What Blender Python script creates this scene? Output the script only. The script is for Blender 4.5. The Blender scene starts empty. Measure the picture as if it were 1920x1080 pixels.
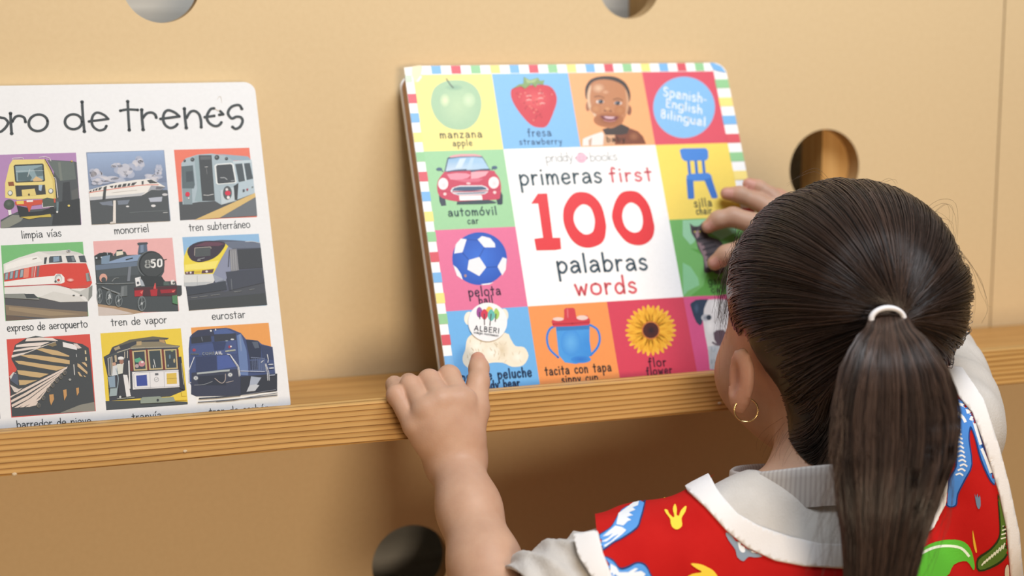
import bpy, bmesh, math, random
import numpy as np
from mathutils import Vector, Matrix
from mathutils.bvhtree import BVHTree
from mathutils.geometry import tessellate_polygon
SC = bpy.context.scene
COL = SC.collection

# ------------------------------------------------------------------ camera
CAM_F = 2958.3045                                  # focal length in pixels of the 1920 px wide frame
CAM_C = np.array([-0.3483, -1.1113, 0.9923])
CAM_R = np.array([[0.9480674614552521, 0.05833378903371857, -0.31267436349461686],
                  [-0.31802496129228897, 0.15743487019281047, -0.9349194540934589],
                  [-0.005311546369212528, 0.9858049658549822, 0.16781047872771582]])
cam_data = bpy.data.cameras.new('camera')
cam = bpy.data.objects.new('camera', cam_data)
COL.objects.link(cam)
cam_data.sensor_width = 36.0
cam_data.lens = CAM_F * 36.0 / 1920.0
cam_data.clip_start = 0.05
M = Matrix.Identity(4)
for i in range(3):
    for j in range(3):
        M[i][j] = CAM_R[i, j]
    M[i][3] = CAM_C[i]
cam.matrix_world = M
cam_data.dof.use_dof = True
cam_data.dof.focus_distance = 0.985
cam_data.dof.aperture_fstop = 4.5
SC.camera = cam

# ------------------------------------------------------------------ light
SC.view_settings.view_transform = 'Standard'
SC.view_settings.look = 'None'
SC.view_settings.gamma = 1.0
SC.view_settings.use_curve_mapping = False
SC.view_settings.exposure = 0.0

world = bpy.data.worlds.new('room_ambient')
SC.world = world
world.use_nodes = True
bg = world.node_tree.nodes['Background']
bg.inputs['Color'].default_value = (1.0, 0.88, 0.72, 1)
bg.inputs['Strength'].default_value = 0.145

def area_light(name, loc, target, size, size_y, power, color):
    d = bpy.data.lights.new(name, 'AREA')
    d.shape = 'RECTANGLE'
    d.size, d.size_y = size, size_y
    d.energy = power
    d.color = color
    o = bpy.data.objects.new(name, d)
    COL.objects.link(o)
    o.location = loc
    o.rotation_euler = (Vector(target) - Vector(loc)).to_track_quat('-Z', 'Y').to_euler()
    return o

area_light('window_light', (-0.12, -2.15, 0.96), (0.05, 0.0, 0.78), 0.45, 0.4, 20, (1.0, 0.78, 0.54))
area_light('ceiling_light', (0.12, -0.70, 1.85), (0.02, 0.0, 0.80), 0.8, 0.45, 13.6, (0.95, 1.0, 1.06))

# ------------------------------------------------------------------ helpers
def lin(h):
    h = h.lstrip('#')
    out = []
    for k in (0, 2, 4):
        c = int(h[k:k + 2], 16) / 255.0
        out.append(c / 12.92 if c <= 0.04045 else ((c + 0.055) / 1.055) ** 2.4)
    return tuple(out)

def ray(px, py):
    return CAM_R @ np.array([(px - 960) / CAM_F, -(py - 540) / CAM_F, -1.0])

def at(px, py, y):
    """point of the place seen in the photograph at px, py whose distance from the board is y"""
    d = ray(px, py)
    return CAM_C + d * ((y - CAM_C[1]) / d[1])

def proj(P):
    q = (np.atleast_2d(P) - CAM_C) @ CAM_R
    return np.stack([960 + CAM_F * q[:, 0] / -q[:, 2], 540 - CAM_F * q[:, 1] / -q[:, 2]], 1)

def mesh_obj(name, verts, faces, mats, parent=None, smooth=False, cols=None, fmat=None):
    me = bpy.data.meshes.new(name)
    me.from_pydata([tuple(v) for v in verts], [], [tuple(int(i) for i in f) for f in faces])
    for m in (mats if isinstance(mats, (list, tuple)) else [mats]):
        me.materials.append(m)
    if cols is not None:
        a = me.color_attributes.new('Col', 'FLOAT_COLOR', 'POINT')
        c = np.ones((len(verts), 4), np.float32)
        c[:, :3] = np.asarray(cols, np.float32)
        a.data.foreach_set('color', c.ravel())
    if fmat is not None:
        me.polygons.foreach_set('material_index', np.asarray(fmat, np.int32))
    if smooth:
        me.polygons.foreach_set('use_smooth', np.ones(len(me.polygons), bool))
    me.update()
    o = bpy.data.objects.new(name, me)
    COL.objects.link(o)
    if parent is not None:
        o.parent = parent
    return o

def tag(o, label=None, cat=None, group=None, kind=None):
    for k, v in (('label', label), ('category', cat), ('group', group), ('kind', kind)):
        if v:
            o[k] = v
    return o

def empty(name, loc):
    o = bpy.data.objects.new(name, None)
    o.empty_display_size = 0.02
    COL.objects.link(o)
    o.location = loc
    return o

def box_geo(x0, x1, y0, y1, z0, z1):
    v = [(x0, y0, z0), (x1, y0, z0), (x1, y1, z0), (x0, y1, z0), (x0, y0, z1), (x1, y0, z1), (x1, y1, z1), (x0, y1, z1)]
    f = [(0, 3, 2, 1), (4, 5, 6, 7), (0, 1, 5, 4), (1, 2, 6, 5), (2, 3, 7, 6), (3, 0, 4, 7)]
    return v, f

def box(name, x0, x1, y0, y1, z0, z1, mat, parent=None, bevel=0.0):
    v, f = box_geo(x0, x1, y0, y1, z0, z1)
    if bevel:
        bm = bmesh.new()
        vs = [bm.verts.new(p) for p in v]
        for q in f:
            bm.faces.new([vs[i] for i in q])
        bmesh.ops.bevel(bm, geom=bm.edges[:], offset=bevel, segments=2, profile=0.6, affect='EDGES')
        me = bpy.data.meshes.new(name)
        bm.to_mesh(me)
        bm.free()
        me.materials.append(mat)
        o = bpy.data.objects.new(name, me)
        COL.objects.link(o)
        if parent is not None:
            o.parent = parent
        return o
    return mesh_obj(name, v, f, mat, parent)

# ------------------------------------------------------------------ materials
def mat_new(name, base=(0.8, 0.8, 0.8), rough=0.5, spec=0.5, **kw):
    m = bpy.data.materials.new(name)
    m.use_nodes = True
    b = m.node_tree.nodes['Principled BSDF']
    b.inputs['Base Color'].default_value = (*base, 1)
    b.inputs['Roughness'].default_value = rough
    b.inputs['Specular IOR Level'].default_value = spec
    for k, v in kw.items():
        b.inputs[k.replace('_', ' ')].default_value = v
    return m, m.node_tree, b

def N(nt, t, **kw):
    n = nt.nodes.new(t)
    for k, v in kw.items():
        if k in n.inputs.keys():
            n.inputs[k].default_value = v
        else:
            setattr(n, k, v)
    return n

def coords(nt, scale=(1, 1, 1), kind='Object'):
    tc = N(nt, 'ShaderNodeTexCoord')
    mp = N(nt, 'ShaderNodeMapping')
    mp.inputs['Scale'].default_value = scale
    nt.links.new(tc.outputs[kind], mp.inputs['Vector'])
    return mp.outputs['Vector']

def ramp(nt, fac, stops):
    r = N(nt, 'ShaderNodeValToRGB')
    el = r.color_ramp.elements
    while len(el) < len(stops):
        el.new(0.5)
    for e, (p, c) in zip(el, stops):
        e.position = p
        e.color = (*c, 1)
    nt.links.new(fac, r.inputs['Fac'])
    return r.outputs['Color']

def noise_mat(name, c1, c2, scale, rough=0.6, spec=0.3, stretch=(1, 1, 1), bump=0.0, bscale=None, detail=4.0, **kw):
    m, nt, b = mat_new(name, c1, rough, spec, **kw)
    v = coords(nt, stretch)
    n = N(nt, 'ShaderNodeTexNoise', Scale=scale, Detail=detail)
    nt.links.new(v, n.inputs['Vector'])
    nt.links.new(ramp(nt, n.outputs['Fac'], [(0.3, c1), (0.7, c2)]), b.inputs['Base Color'])
    if bump:
        n2 = N(nt, 'ShaderNodeTexNoise', Scale=bscale or scale, Detail=3.0)
        nt.links.new(v, n2.inputs['Vector'])
        bp = N(nt, 'ShaderNodeBump', Strength=bump, Distance=0.001)
        nt.links.new(n2.outputs['Fac'], bp.inputs['Height'])
        nt.links.new(bp.outputs['Normal'], b.inputs['Normal'])
    return m

def wood_mat(name, light, mid, dark, bands, rough=0.42):
    """straight grained timber, grain running along x"""
    m, nt, b = mat_new(name, light, rough, 0.35)
    v = coords(nt, (1.3, 14, 14))
    dist = N(nt, 'ShaderNodeTexNoise', Scale=3.0, Detail=3.0)
    nt.links.new(v, dist.inputs['Vector'])
    v2 = coords(nt, (1, 1, 1))
    sep = N(nt, 'ShaderNodeSeparateXYZ')
    nt.links.new(v2, sep.inputs[0])
    add = N(nt, 'ShaderNodeMath', operation='MULTIPLY_ADD')
    nt.links.new(sep.outputs['Y'], add.inputs[0])
    add.inputs[1].default_value = 0.55
    nt.links.new(sep.outputs['Z'], add.inputs[2])
    mul = N(nt, 'ShaderNodeMath', operation='MULTIPLY_ADD')
    nt.links.new(add.outputs[0], mul.inputs[0])
    mul.inputs[1].default_value = bands
    sc = N(nt, 'ShaderNodeMath', operation='MULTIPLY')
    nt.links.new(dist.outputs['Fac'], sc.inputs[0])
    sc.inputs[1].default_value = 1.5
    nt.links.new(sc.outputs[0], mul.inputs[2])
    fr = N(nt, 'ShaderNodeMath', operation='FRACT')
    nt.links.new(mul.outputs[0], fr.inputs[0])
    col = ramp(nt, fr.outputs[0], [(0.0, light), (0.45, light), (0.8, mid), (0.93, dark), (1.0, light)])
    fib = N(nt, 'ShaderNodeTexNoise', Scale=1.0, Detail=5.0)
    nt.links.new(coords(nt, (9, 420, 420)), fib.inputs['Vector'])
    mix = N(nt, 'ShaderNodeMixRGB', blend_type='MULTIPLY', Fac=0.55)
    nt.links.new(col, mix.inputs[1])
    nt.links.new(ramp(nt, fib.outputs['Fac'], [(0.3, (0.66, 0.62, 0.55)), (0.6, (1.08, 1.06, 1.02))]), mix.inputs[2])
    nt.links.new(mix.outputs[0], b.inputs['Base Color'])
    return m

M_MDF = noise_mat('raw fibreboard', (0.675, 0.525, 0.315), (0.70, 0.55, 0.335), 260, 0.7, 0.25, bump=0.05)
M_EDGE = noise_mat('cut fibreboard edge', (0.40, 0.25, 0.11), (0.46, 0.30, 0.14), 300, 0.8, 0.2)
M_RAIL = wood_mat('pine lip', (0.63, 0.385, 0.14), (0.46, 0.24, 0.066), (0.16, 0.06, 0.012), 290)
M_SHELF = wood_mat('pine shelf board', (0.55, 0.30, 0.095), (0.50, 0.26, 0.075), (0.40, 0.19, 0.05), 95)
M_STUD = noise_mat('pine stud', (0.52, 0.29, 0.095), (0.64, 0.39, 0.15), 22, 0.6, 0.25, stretch=(9, 9, 0.5))
M_GREY = noise_mat('grey boarding', (0.44, 0.435, 0.41), (0.60, 0.60, 0.575), 9, 0.8, 0.2, stretch=(0.6, 1, 14))
M_FLOOR = noise_mat('floor vinyl', (0.42, 0.24, 0.10), (0.50, 0.30, 0.14), 12, 0.5, 0.4)
M_PLUG = noise_mat('wood filler', (0.62, 0.50, 0.33), (0.70, 0.58, 0.42), 900, 0.6)

def print_mat(name, rough, coat):
    m, nt, b = mat_new(name, (1, 1, 1), rough, 0.25)
    a = N(nt, 'ShaderNodeAttribute', attribute_name='Col')
    n = N(nt, 'ShaderNodeTexNoise', Scale=420.0, Detail=3.0)
    nt.links.new(coords(nt), n.inputs['Vector'])
    mx = N(nt, 'ShaderNodeMixRGB', blend_type='MULTIPLY', Fac=1.0)
    nt.links.new(a.outputs['Color'], mx.inputs[1])
    nt.links.new(ramp(nt, n.outputs['Fac'], [(0.35, (0.975, 0.975, 0.975)), (0.65, (1.0, 1.0, 1.0))]), mx.inputs[2])
    nt.links.new(mx.outputs[0], b.inputs['Base Color'])
    b.inputs['Coat Weight'].default_value = coat
    b.inputs['Coat Roughness'].default_value = 0.18
    return m
M_PRINT = print_mat('printed laminated cover', 0.40, 0.06)
M_PRINT_MATT = print_mat('printed matt cover', 0.6, 0.0)
M_PAGES = noise_mat('board pages', (0.52, 0.26, 0.15), (0.62, 0.40, 0.24), 60, 0.6, stretch=(30, 1, 1))
M_PAGES_W = noise_mat('white board pages', (0.72, 0.70, 0.66), (0.80, 0.79, 0.76), 60, 0.6)
# ------------------------------------------------------------------ the setting
FZ = -0.08                                         # floor level
def holed_board(name, x0, x1, z0, z1, y0, y1, holes, label=None):
    """a board with round holes cut through it"""
    outer = [(x0, z0), (x1, z0), (x1, z1), (x0, z1)]
    loops = [outer]
    for hx, hz, r in holes:
        loops.append([(hx + r * math.cos(-2 * math.pi * k / 96), hz + r * math.sin(-2 * math.pi * k / 96)) for k in range(96)])
    flat = [p for l in loops for p in l]
    tris = tessellate_polygon([[Vector((a, b, 0)) for a, b in l] for l in loops])
    n = len(flat)
    verts = [(a, y0, b) for a, b in flat] + [(a, y1, b) for a, b in flat]
    faces, fm = [], []
    for t in tris:
        a, b, c = t
        p = [flat[i] for i in t]
        if (p[1][0] - p[0][0]) * (p[2][1] - p[0][1]) - (p[2][0] - p[0][0]) * (p[1][1] - p[0][1]) < 0:
            a, b, c = a, c, b
        faces += [(a, b, c), (c + n, b + n, a + n)]
        fm += [0, 0]
    s = 0
    for l in loops:
        k = len(l)
        for i in range(k):
            j = (i + 1) % k
            faces.append((s + j, s + i, s + i + n, s + j + n))
            fm.append(1)
        s += k
    o = mesh_obj(name, verts, faces, [M_MDF, M_EDGE], fmat=fm)
    return tag(o, kind='structure')

h1 = at(305, 43, 0)
h2 = at(1180, 35, 0)
h3 = at(1546, 316, 0)
h4 = at(770, 1056, 0)
SEAM = 0.4484
BT = 0.016
holed_board('wall_back', -1.5, SEAM - 0.0006, FZ, 1.078, 0.0, BT,
            [(h1[0], h1[2] + 0.0262, 0.0262), (h2[0], h2[2] + 0.0245, 0.0245), (h3[0], h3[2], 0.0312), (h4[0], h4[2], 0.0300)])
holed_board('wall_right', SEAM + 0.0006, 1.6, FZ, 1.078, 0.0, BT, [])
o = box('wall_rear', -1.6, 1.7, 0.115, 0.135, FZ, 2.6, M_GREY); tag(o, kind='structure')
o = box('floor', -1.8, 1.8, -2.2, 0.135, FZ - 0.02, FZ, M_FLOOR); tag(o, kind='structure')
s3 = at(1541, 290, BT + 0.001)[0]
o = box('trim_1', s3, s3 + 0.12, BT + 0.0005, 0.05, FZ, 1.07, M_STUD); tag(o, kind='structure')
s2 = at(1180, 12, 0.113)[0]
o = box('trim_2', s2, s2 + 0.045, BT + 0.0005, 0.114, FZ, 1.07, M_STUD); tag(o, kind='structure')

# the ledge the books stand on
Z_SHELF, Z_LIP, Z_BOT, Y_LIP, LIP_T = 0.7345, 0.7530, 0.7261, -0.1564, 0.0112
ledge = empty('book_ledge', (0, -0.08, Z_BOT))
tag(ledge, 'long pine book ledge with a raised front lip fixed across the board', 'shelf')
def rel(o, root):
    """parent o under root, keeping its world-space mesh where it is"""
    o.parent = root
    L = Vector(root.location)
    o.data.transform(Matrix.Translation(-L))
    return o
rel(box('shelf_board', -1.5, 1.6, Y_LIP + LIP_T, -0.0005, Z_BOT + 0.0005, Z_SHELF, M_SHELF), ledge)
rel(box('front_lip', -1.5, 1.6, Y_LIP, Y_LIP + LIP_T, Z_BOT, Z_LIP, M_RAIL, bevel=0.0013), ledge)
def plug(px, py, r):
    P = at(px, py, Y_LIP)
    vs, fs = [], []
    for k in range(14):
        a = 2 * math.pi * k / 14
        vs.append((P[0] + r * 1.5 * math.cos(a), Y_LIP - 0.0001, P[2] + r * math.sin(a)))
    for k in range(14):
        a = 2 * math.pi * k / 14
        vs.append((P[0] + r * 0.9 * math.cos(a), Y_LIP - 0.0006, P[2] + r * 0.6 * math.sin(a)))
    for k in range(14):
        j = (k + 1) % 14
        fs.append((k, j, 14 + j, 14 + k))
    fs.append(tuple(range(14, 28)))
    o = rel(mesh_obj('nail_filler', vs, fs, M_PLUG), ledge)
    o['label'] = 'small pale dab of filler'
plug(347, 846, 0.0009)
plug(27, 889, 0.0010)
plug(1349, 756, 0.0010)
# ------------------------------------------------------------------ printed artwork
PRINT_GAIN = 0.93
def catmull(pts, n=6, closed=False):
    p = [np.array(q, float) for q in pts]
    if len(p) < 3:
        return p
    out = []
    m = len(p)
    rng = range(m if closed else m - 1)
    for i in rng:
        g = (lambda k: p[k % m]) if closed else (lambda k: p[min(max(k, 0), m - 1)])
        a, b, c, d = g(i - 1), g(i), g(i + 1), g(i + 2)
        for k in range(n):
            t = k / n
            out.append(0.5 * ((2 * b) + (c - a) * t + (2 * a - 5 * b + 4 * c - d) * t * t + (3 * b - a - 3 * c + d) * t ** 3))
    if not closed:
        out.append(p[-1])
    return out

class Art:
    """flat coloured shapes printed on the cover plane; shapes are traced in photograph pixels or given in cover centimetres"""
    STEP = 9e-6
    def __init__(self, O, U, V, N):
        self.O, self.U, self.V, self.N = O, U, V, N
        self.v, self.f, self.c = [], [], []
        self.n = 1
        self.cx, self.cy, self.cs = 0, 0, 1
    def crop(self, x, y, s):
        self.cx, self.cy, self.cs = x, y, s
    def uv(self, px, py):
        d = ray(px, py)
        t = ((self.O - CAM_C) @ self.N) / (d @ self.N)
        P = CAM_C + t * d - self.O
        return P @ self.U, P @ self.V
    def up(self, x, y):
        return self.uv(self.cx + x / self.cs, self.cy + y / self.cs)
    def emit(self, uvs, faces, cols):
        b = len(self.v)
        off = self.N * (self.STEP * self.n)
        for u, v in uvs:
            self.v.append(self.O + self.U * u + self.V * v + off)
        self.c += cols
        self.f += [tuple(b + i for i in q) for q in faces]
        self.n += 1
    def col(self, h):
        return tuple(PRINT_GAIN * k for k in lin(h))
    def puv(self, uvs, h):
        uvs = list(uvs)
        ar = sum(uvs[i][0] * uvs[(i + 1) % len(uvs)][1] - uvs[(i + 1) % len(uvs)][0] * uvs[i][1] for i in range(len(uvs)))
        if ar < 0:
            uvs = uvs[::-1]
        hs = [h] * len(uvs) if isinstance(h, str) else h
        tris = tessellate_polygon([[Vector((a, b, 0)) for a, b in uvs]])
        fs = []
        for t in tris:
            p = [uvs[i] for i in t]
            cr = (p[1][0] - p[0][0]) * (p[2][1] - p[0][1]) - (p[2][0] - p[0][0]) * (p[1][1] - p[0][1])
            fs.append(tuple(t) if cr > 0 else tuple(t)[::-1])
        self.emit(uvs, fs, [self.col(k) for k in hs])
    def rect(self, u0, v0, u1, v1, h):
        self.puv([(u0 / 100, v0 / 100), (u1 / 100, v0 / 100), (u1 / 100, v1 / 100), (u0 / 100, v1 / 100)], h)
    def p(self, h, s, smooth=0):
        k = [float(t) for t in s.split()]
        pts = list(zip(k[::2], k[1::2]))
        if smooth:
            pts = catmull(pts, smooth, True)
        self.puv([self.up(a, b) for a, b in pts], h)
    def e(self, h, x, y, rx, ry, h2=None, rot=0, n=40):
        """ellipse; h2 = rim colour of a printed soft blend"""
        cr, sr = math.cos(rot), math.sin(rot)
        pts = [(x, y)]
        for k in range(n):
            a = -2 * math.pi * k / n
            ex, ey = rx * math.cos(a), ry * math.sin(a)
            pts.append((x + ex * cr - ey * sr, y + ex * sr + ey * cr))
        self.emit([self.up(*q) for q in pts], [(0, 1 + k, 1 + (k + 1) % n) for k in range(n)],
                  [self.col(h)] + [self.col(h2 or h)] * n)
    def ring(self, h, outer, inner, n=72):
        def res(loop):
            L = catmull(loop, 8, True)
            c = sum(np.array(q) for q in inner) / len(inner)
            ang = [math.atan2(q[1] - c[1], q[0] - c[0]) for q in L]
            o = np.argsort(ang)
            A = np.array(ang)[o]
            X = np.array(L)[o]
            A = np.concatenate([A - 2 * math.pi, A, A + 2 * math.pi])
            X = np.concatenate([X, X, X])
            th = [-math.pi + 2 * math.pi * k / n for k in range(n)]
            return [(np.interp(t, A, X[:, 0]), np.interp(t, A, X[:, 1])) for t in th]
        a, b = res(outer), res(inner)
        self.emit([self.up(*q) for q in a + b], [(k, n + k, n + (k + 1) % n, (k + 1) % n) for k in range(n)], [self.col(h)] * (2 * n))
    def line(self, h, s, w, smooth=0, ball=0, raw=None):
        """pen stroke with round ends, width in crop units"""
        if raw is None:
            k = [float(t) for t in s.split()]
            pts = list(zip(k[::2], k[1::2]))
        else:
            pts = raw
        if smooth:
            pts = catmull(pts, smooth)
        P = [np.array(self.up(*q)) for q in pts]
        hw = w / 2 / self.cs * self.pxu()
        uvs, fs = [], []
        for i, q in enumerate(P):
            a = P[max(i - 1, 0)]
            b = P[min(i + 1, len(P) - 1)]
            d = (b - a) / (np.linalg.norm(b - a) + 1e-12)
            nn = np.array([-d[1], d[0]]) * hw
            uvs += [tuple(q + nn), tuple(q - nn)]
        if len(pts) == len(P) and not smooth and len(P) > 2 and len(P) < 24:   # angular stroke: limb by limb
            uvs = []
            for p0, p1 in zip(P[:-1], P[1:]):
                d = (p1 - p0) / (np.linalg.norm(p1 - p0) + 1e-12)
                nn = np.array([-d[1], d[0]]) * hw
                b = len(uvs)
                uvs += [tuple(p0 + nn), tuple(p0 - nn), tuple(p1 - nn), tuple(p1 + nn)]
                fs.append((b, b + 1, b + 2, b + 3))
            ends = P
        else:
            for i in range(len(P) - 1):
                fs.append((2 * i, 2 * i + 1, 2 * i + 3, 2 * i + 2))
            ends = (P[0], P[-1])
        for q in ends:
            r = hw * (1 + ball)
            b = len(uvs)
            m = 12
            uvs += [tuple(q + r * np.array([math.cos(2 * math.pi * k / m), math.sin(2 * math.pi * k / m)])) for k in range(m)]
            fs.append(tuple(range(b, b + m)))
        self.emit(uvs, fs, [self.col(h)] * len(uvs))
    def pxu(self):
        x, y = self.cx + 90 / self.cs * 0 + 60, self.cy + 60
        a = np.array(self.uv(x, y))
        return np.linalg.norm(np.array(self.uv(x + 10, y)) - a) / 10
    def text(self, h, s, x0, y0, x1, y1, xh, w, lean=0.13, track=0.40, ball=0.0):
        """lettering drawn with the pen alphabet, along a baseline given in photograph pixels"""
        was = (self.cx, self.cy, self.cs)
        self.crop(0, 0, 1)
        adv = []
        for ch in s:
            adv.append(GLYPH[ch][0])
        tot = sum(adv) + track * (len(s) - 1)
        L = math.hypot(x1 - x0, y1 - y0)
        sx = L / tot
        d = np.array([(x1 - x0) / L, (y1 - y0) / L])
        upv = np.array([-lean, -1.0]) * xh
        x = 0.0
        keep = self.n
        for ch, a in zip(s, adv):
            for st in GLYPH[ch][1]:
                pts = [tuple(np.array([x0, y0]) + d * sx * (x + q[0]) + upv * q[1]) for q in st[1:]]
                self.n = keep
                self.line(h, '', w, 5 if st[0] else 0, ball, raw=pts)
            x += a + track
        self.n = keep + 1
        self.crop(*was)
    def build(self, name, mat, root):
        L = np.array(root.location)
        return mesh_obj(name, [q - L for q in self.v], self.f, mat, root, cols=self.c)

def G(adv, *strokes):
    out = []
    for s in strokes:
        sm = not s.startswith('!')
        k = [float(t) for t in s.lstrip('!').split()]
        out.append([sm] + list(zip(k[::2], k[1::2])))
    return (adv, out)
_o = '.4 1 .1 .85 .02 .5 .1 .15 .4 0 .7 .15 .78 .5 .7 .85 .4 1'
GLYPH = {
 ' ': G(0.55), 'a': G(.75, '.1 .85 .35 1 .6 .85 .66 .5 .72 0', '.64 .5 .35 .58 .06 .35 .12 .06 .36 .02 .65 .3'),
 'b': G(.75, '!.06 1.65 .1 0', '.1 .7 .35 .98 .66 .8 .72 .4 .5 .05 .25 .02 .1 .2'),
 'c': G(.62, '.6 .82 .38 1 .1 .8 .03 .45 .15 .1 .4 0 .62 .18'),
 'd': G(.75, '!.68 1.65 .7 0', '.68 .6 .4 .95 .1 .75 .04 .35 .2 .03 .45 .03 .68 .3'),
 'e': G(.72, '.06 .48 .4 .52 .68 .58 .58 .9 .34 1 .1 .8 .04 .4 .2 .06 .45 0 .68 .16'),
 'f': G(.5, '.5 1.5 .34 1.62 .22 1.4 .22 0', '!.0 .95 .46 1'), 'g': G(.75, _o, '.74 1 .74 0 .6 -.45 .3 -.55 .08 -.4'),
 'h': G(.68, '!.05 1.65 .08 0', '.08 .6 .3 .95 .55 .85 .62 .5 .63 0'),
 'i': G(.2, '!.1 .95 .12 0', '!.08 1.38 .1 1.4'), 'k': G(.62, '!.06 1.65 .08 0', '!.56 .95 .1 .42 .6 0'),
 'l': G(.2, '!.08 1.65 .12 0'), 'm': G(1.05, '!.05 .98 .08 0', '.08 .6 .25 .95 .45 .85 .52 .5 .53 0', '.53 .6 .7 .95 .9 .85 .97 .5 .99 0'),
 'n': G(.68, '!.05 .98 .08 0', '.08 .6 .3 .95 .55 .85 .62 .5 .63 0'), 'o': G(.8, _o),
 'p': G(.75, '!.04 1 .1 -.7', '.08 .7 .35 .98 .66 .8 .72 .4 .5 .05 .25 .02 .1 .2'),
 'r': G(.5, '!.05 .98 .08 0', '.08 .6 .25 .92 .48 .92'), 's': G(.6, '.54 .86 .32 1 .1 .85 .12 .62 .4 .48 .58 .3 .48 .06 .25 0 .04 .14'),
 't': G(.55, '!.26 1.45 .3 0', '!.0 .98 .54 1'), 'u': G(.68, '.05 .96 .06 .3 .28 .02 .5 .12 .62 .5', '!.62 .96 .64 0'),
 'v': G(.65, '!.03 .96 .33 0 .62 .96'), 'w': G(.95, '!.02 .96 .26 0 .48 .75 .7 0 .94 .96'), 'x': G(.6, '!.04 .96 .56 0', '!.56 .96 .04 0'),
 'y': G(.65, '!.03 .96 .34 .1', '!.64 .96 .3 -.4 .12 -.55'), 'z': G(.62, '!.04 .94 .58 .94 .04 .02 .6 .02'),
 '-': G(.4, '!.03 .55 .36 .55'),
 'E': G(.62, '!.58 1.5 .06 1.5 .08 0 .6 0', '!.07 .78 .5 .78'), 'S': G(.7, '.62 1.3 .35 1.52 .08 1.3 .12 .95 .42 .75 .64 .45 .52 .08 .25 0 .03 .2'),
 'B': G(.66, '!.06 1.5 .08 0', '.06 1.5 .45 1.42 .5 1 .08 .8 .55 .68 .6 .2 .4 0 .08 0'),
 'M': G(.95, '!.04 0 .1 1.5 .46 .5 .82 1.5 .9 0'),
 'A': G(.8, '!.02 0 .4 1.5 .78 0', '!.16 .5 .64 .5'), 'L': G(.55, '!.06 1.5 .08 0 .54 0'), 'I': G(.16, '!.08 1.5 .08 0'),
 'R': G(.66, '!.06 0 .06 1.5', '.06 1.5 .5 1.42 .55 1 .4 .8 .08 .75', '!.3 .76 .62 0'),
 'C': G(.7, '.64 1.25 .38 1.5 .1 1.2 .04 .7 .15 .2 .4 0 .66 .25'), 'O': G(.85, '.42 1.5 .12 1.25 .03 .75 .12 .25 .42 0 .72 .25 .82 .75 .72 1.25 .42 1.5'),
 'N': G(.75, '!.06 0 .06 1.5 .68 0 .68 1.5'),
 '8': G(.7, '.35 1.5 .1 1.3 .14 .95 .35 .8 .6 .95 .62 1.3 .35 1.5', '.35 .8 .06 .55 .06 .15 .35 0 .64 .15 .64 .55 .35 .8'),
 '5': G(.66, '!.6 1.5 .1 1.5 .1 .85', '.1 .85 .4 .95 .62 .7 .6 .2 .35 0 .06 .15'), '0': G(.7, '.35 1.5 .08 1.3 .04 .75 .08 .2 .35 0 .62 .2 .66 .75 .62 1.3 .35 1.5'),
}
def accent(base, at_x, y0=1.3, y1=1.62):
    g = GLYPH[base]
    st = [q for q in g[1]]
    if base == 'i':
        st = st[:1]
    return (g[0], st + [[False, (at_x, y0), (at_x + .18, y1)]])
GLYPH['á'] = accent('a', .32); GLYPH['í'] = accent('i', .1); GLYPH['ó'] = accent('o', .38)

def rounded(u0, v0, u1, v1, r, n=8):
    out = []
    for cx, cy, a0 in ((u1 - r, v1 - r, 0), (u0 + r, v1 - r, 90), (u0 + r, v0 + r, 180), (u1 - r, v0 + r, 270)):
        for k in range(n + 1):
            a = math.radians(a0 + 90 * k / n)
            out.append((cx + r * math.cos(a), cy + r * math.sin(a)))
    return out

def slab(name, O, U, V, Nn, loop, d0, d1, mat, root, cm=0.01):
    """a rounded board between depths d0 (front) and d1 behind the cover plane"""
    L = np.array(root.location)
    a = [O + U * u * cm + V * v * cm - Nn * d0 - L for u, v in loop]
    b = [O + U * u * cm + V * v * cm - Nn * d1 - L for u, v in loop]
    n = len(loop)
    fs = [tuple(range(n)), tuple(range(2 * n - 1, n - 1, -1))]
    fs += [(i, n + i, n + (i + 1) % n, (i + 1) % n) for i in range(n)]
    return mesh_obj(name, a + b, fs, mat, root)

# ================================================================== the word book
O1 = np.array([0.0, -0.07804608, 0.85])
U1 = np.array([0.9999897, -0.0020613, -0.0040392]); V1 = np.array([0.0045348, 0.4545517, 0.8907088])
N1 = np.cross(U1, V1)
b1 = empty('board_book', O1 + U1 * 0.06 + V1 * -0.12)
tag(b1, 'square board book of first words with big red 100 and bright picture squares', 'book', 'picture books on the ledge')
A = Art(O1, U1, V1, N1)
CELL = 5.83
E1 = (-6.42, -11.88, 18.55, 12.35)
A.puv([(u / 100, v / 100) for u, v in rounded(*E1, 0.95)], '#f9fafc')
def stripes(kind, first, pitch, w, seq, lo, hi):
    k = 0
    p = first
    while lo < p < hi:
        h = {'b': '#7fb9ee', 'r': '#d95c68', 'g': '#98cf9a', 'y': '#fbe58a'}[seq[k % len(seq)]]
        if kind == 't':
            A.rect(p - w / 2, 11.7, p + w / 2, 12.34, h)
        elif kind == 'l':
            A.rect(-6.41, p - w / 2, -5.8, p + w / 2, h)
        else:
            A.rect(17.45, p - w / 2, 18.54, p + w / 2, h)
        p += pitch
        k += 1
A.n = 2
u0 = A.uv(817.5, 128)[0] * 100
u1 = A.uv(1060 + 585 / 3.176, 126)[0] * 100
stripes('t', u0, (u1 - u0) / 12, 0.72, 'brgy', -5.4, 17.8)
v0 = A.uv(770, 100 + 270 / 3.176 + 0)[1] * 100
v1 = A.uv(818, 400 + 260 / 3.176)[1] * 100
stripes('l', v0, (v1 - v0) / 8, 0.72, 'rbyg', -11.9, 12)
v0 = A.uv(1350, 100 + 182 / 3.176)[1] * 100
v1 = A.uv(1395, 100 + 615 / 3.176)[1] * 100
stripes('r', v0, (v1 - v0) / 4, 0.72, 'gybr', -11.9, 12)
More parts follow.
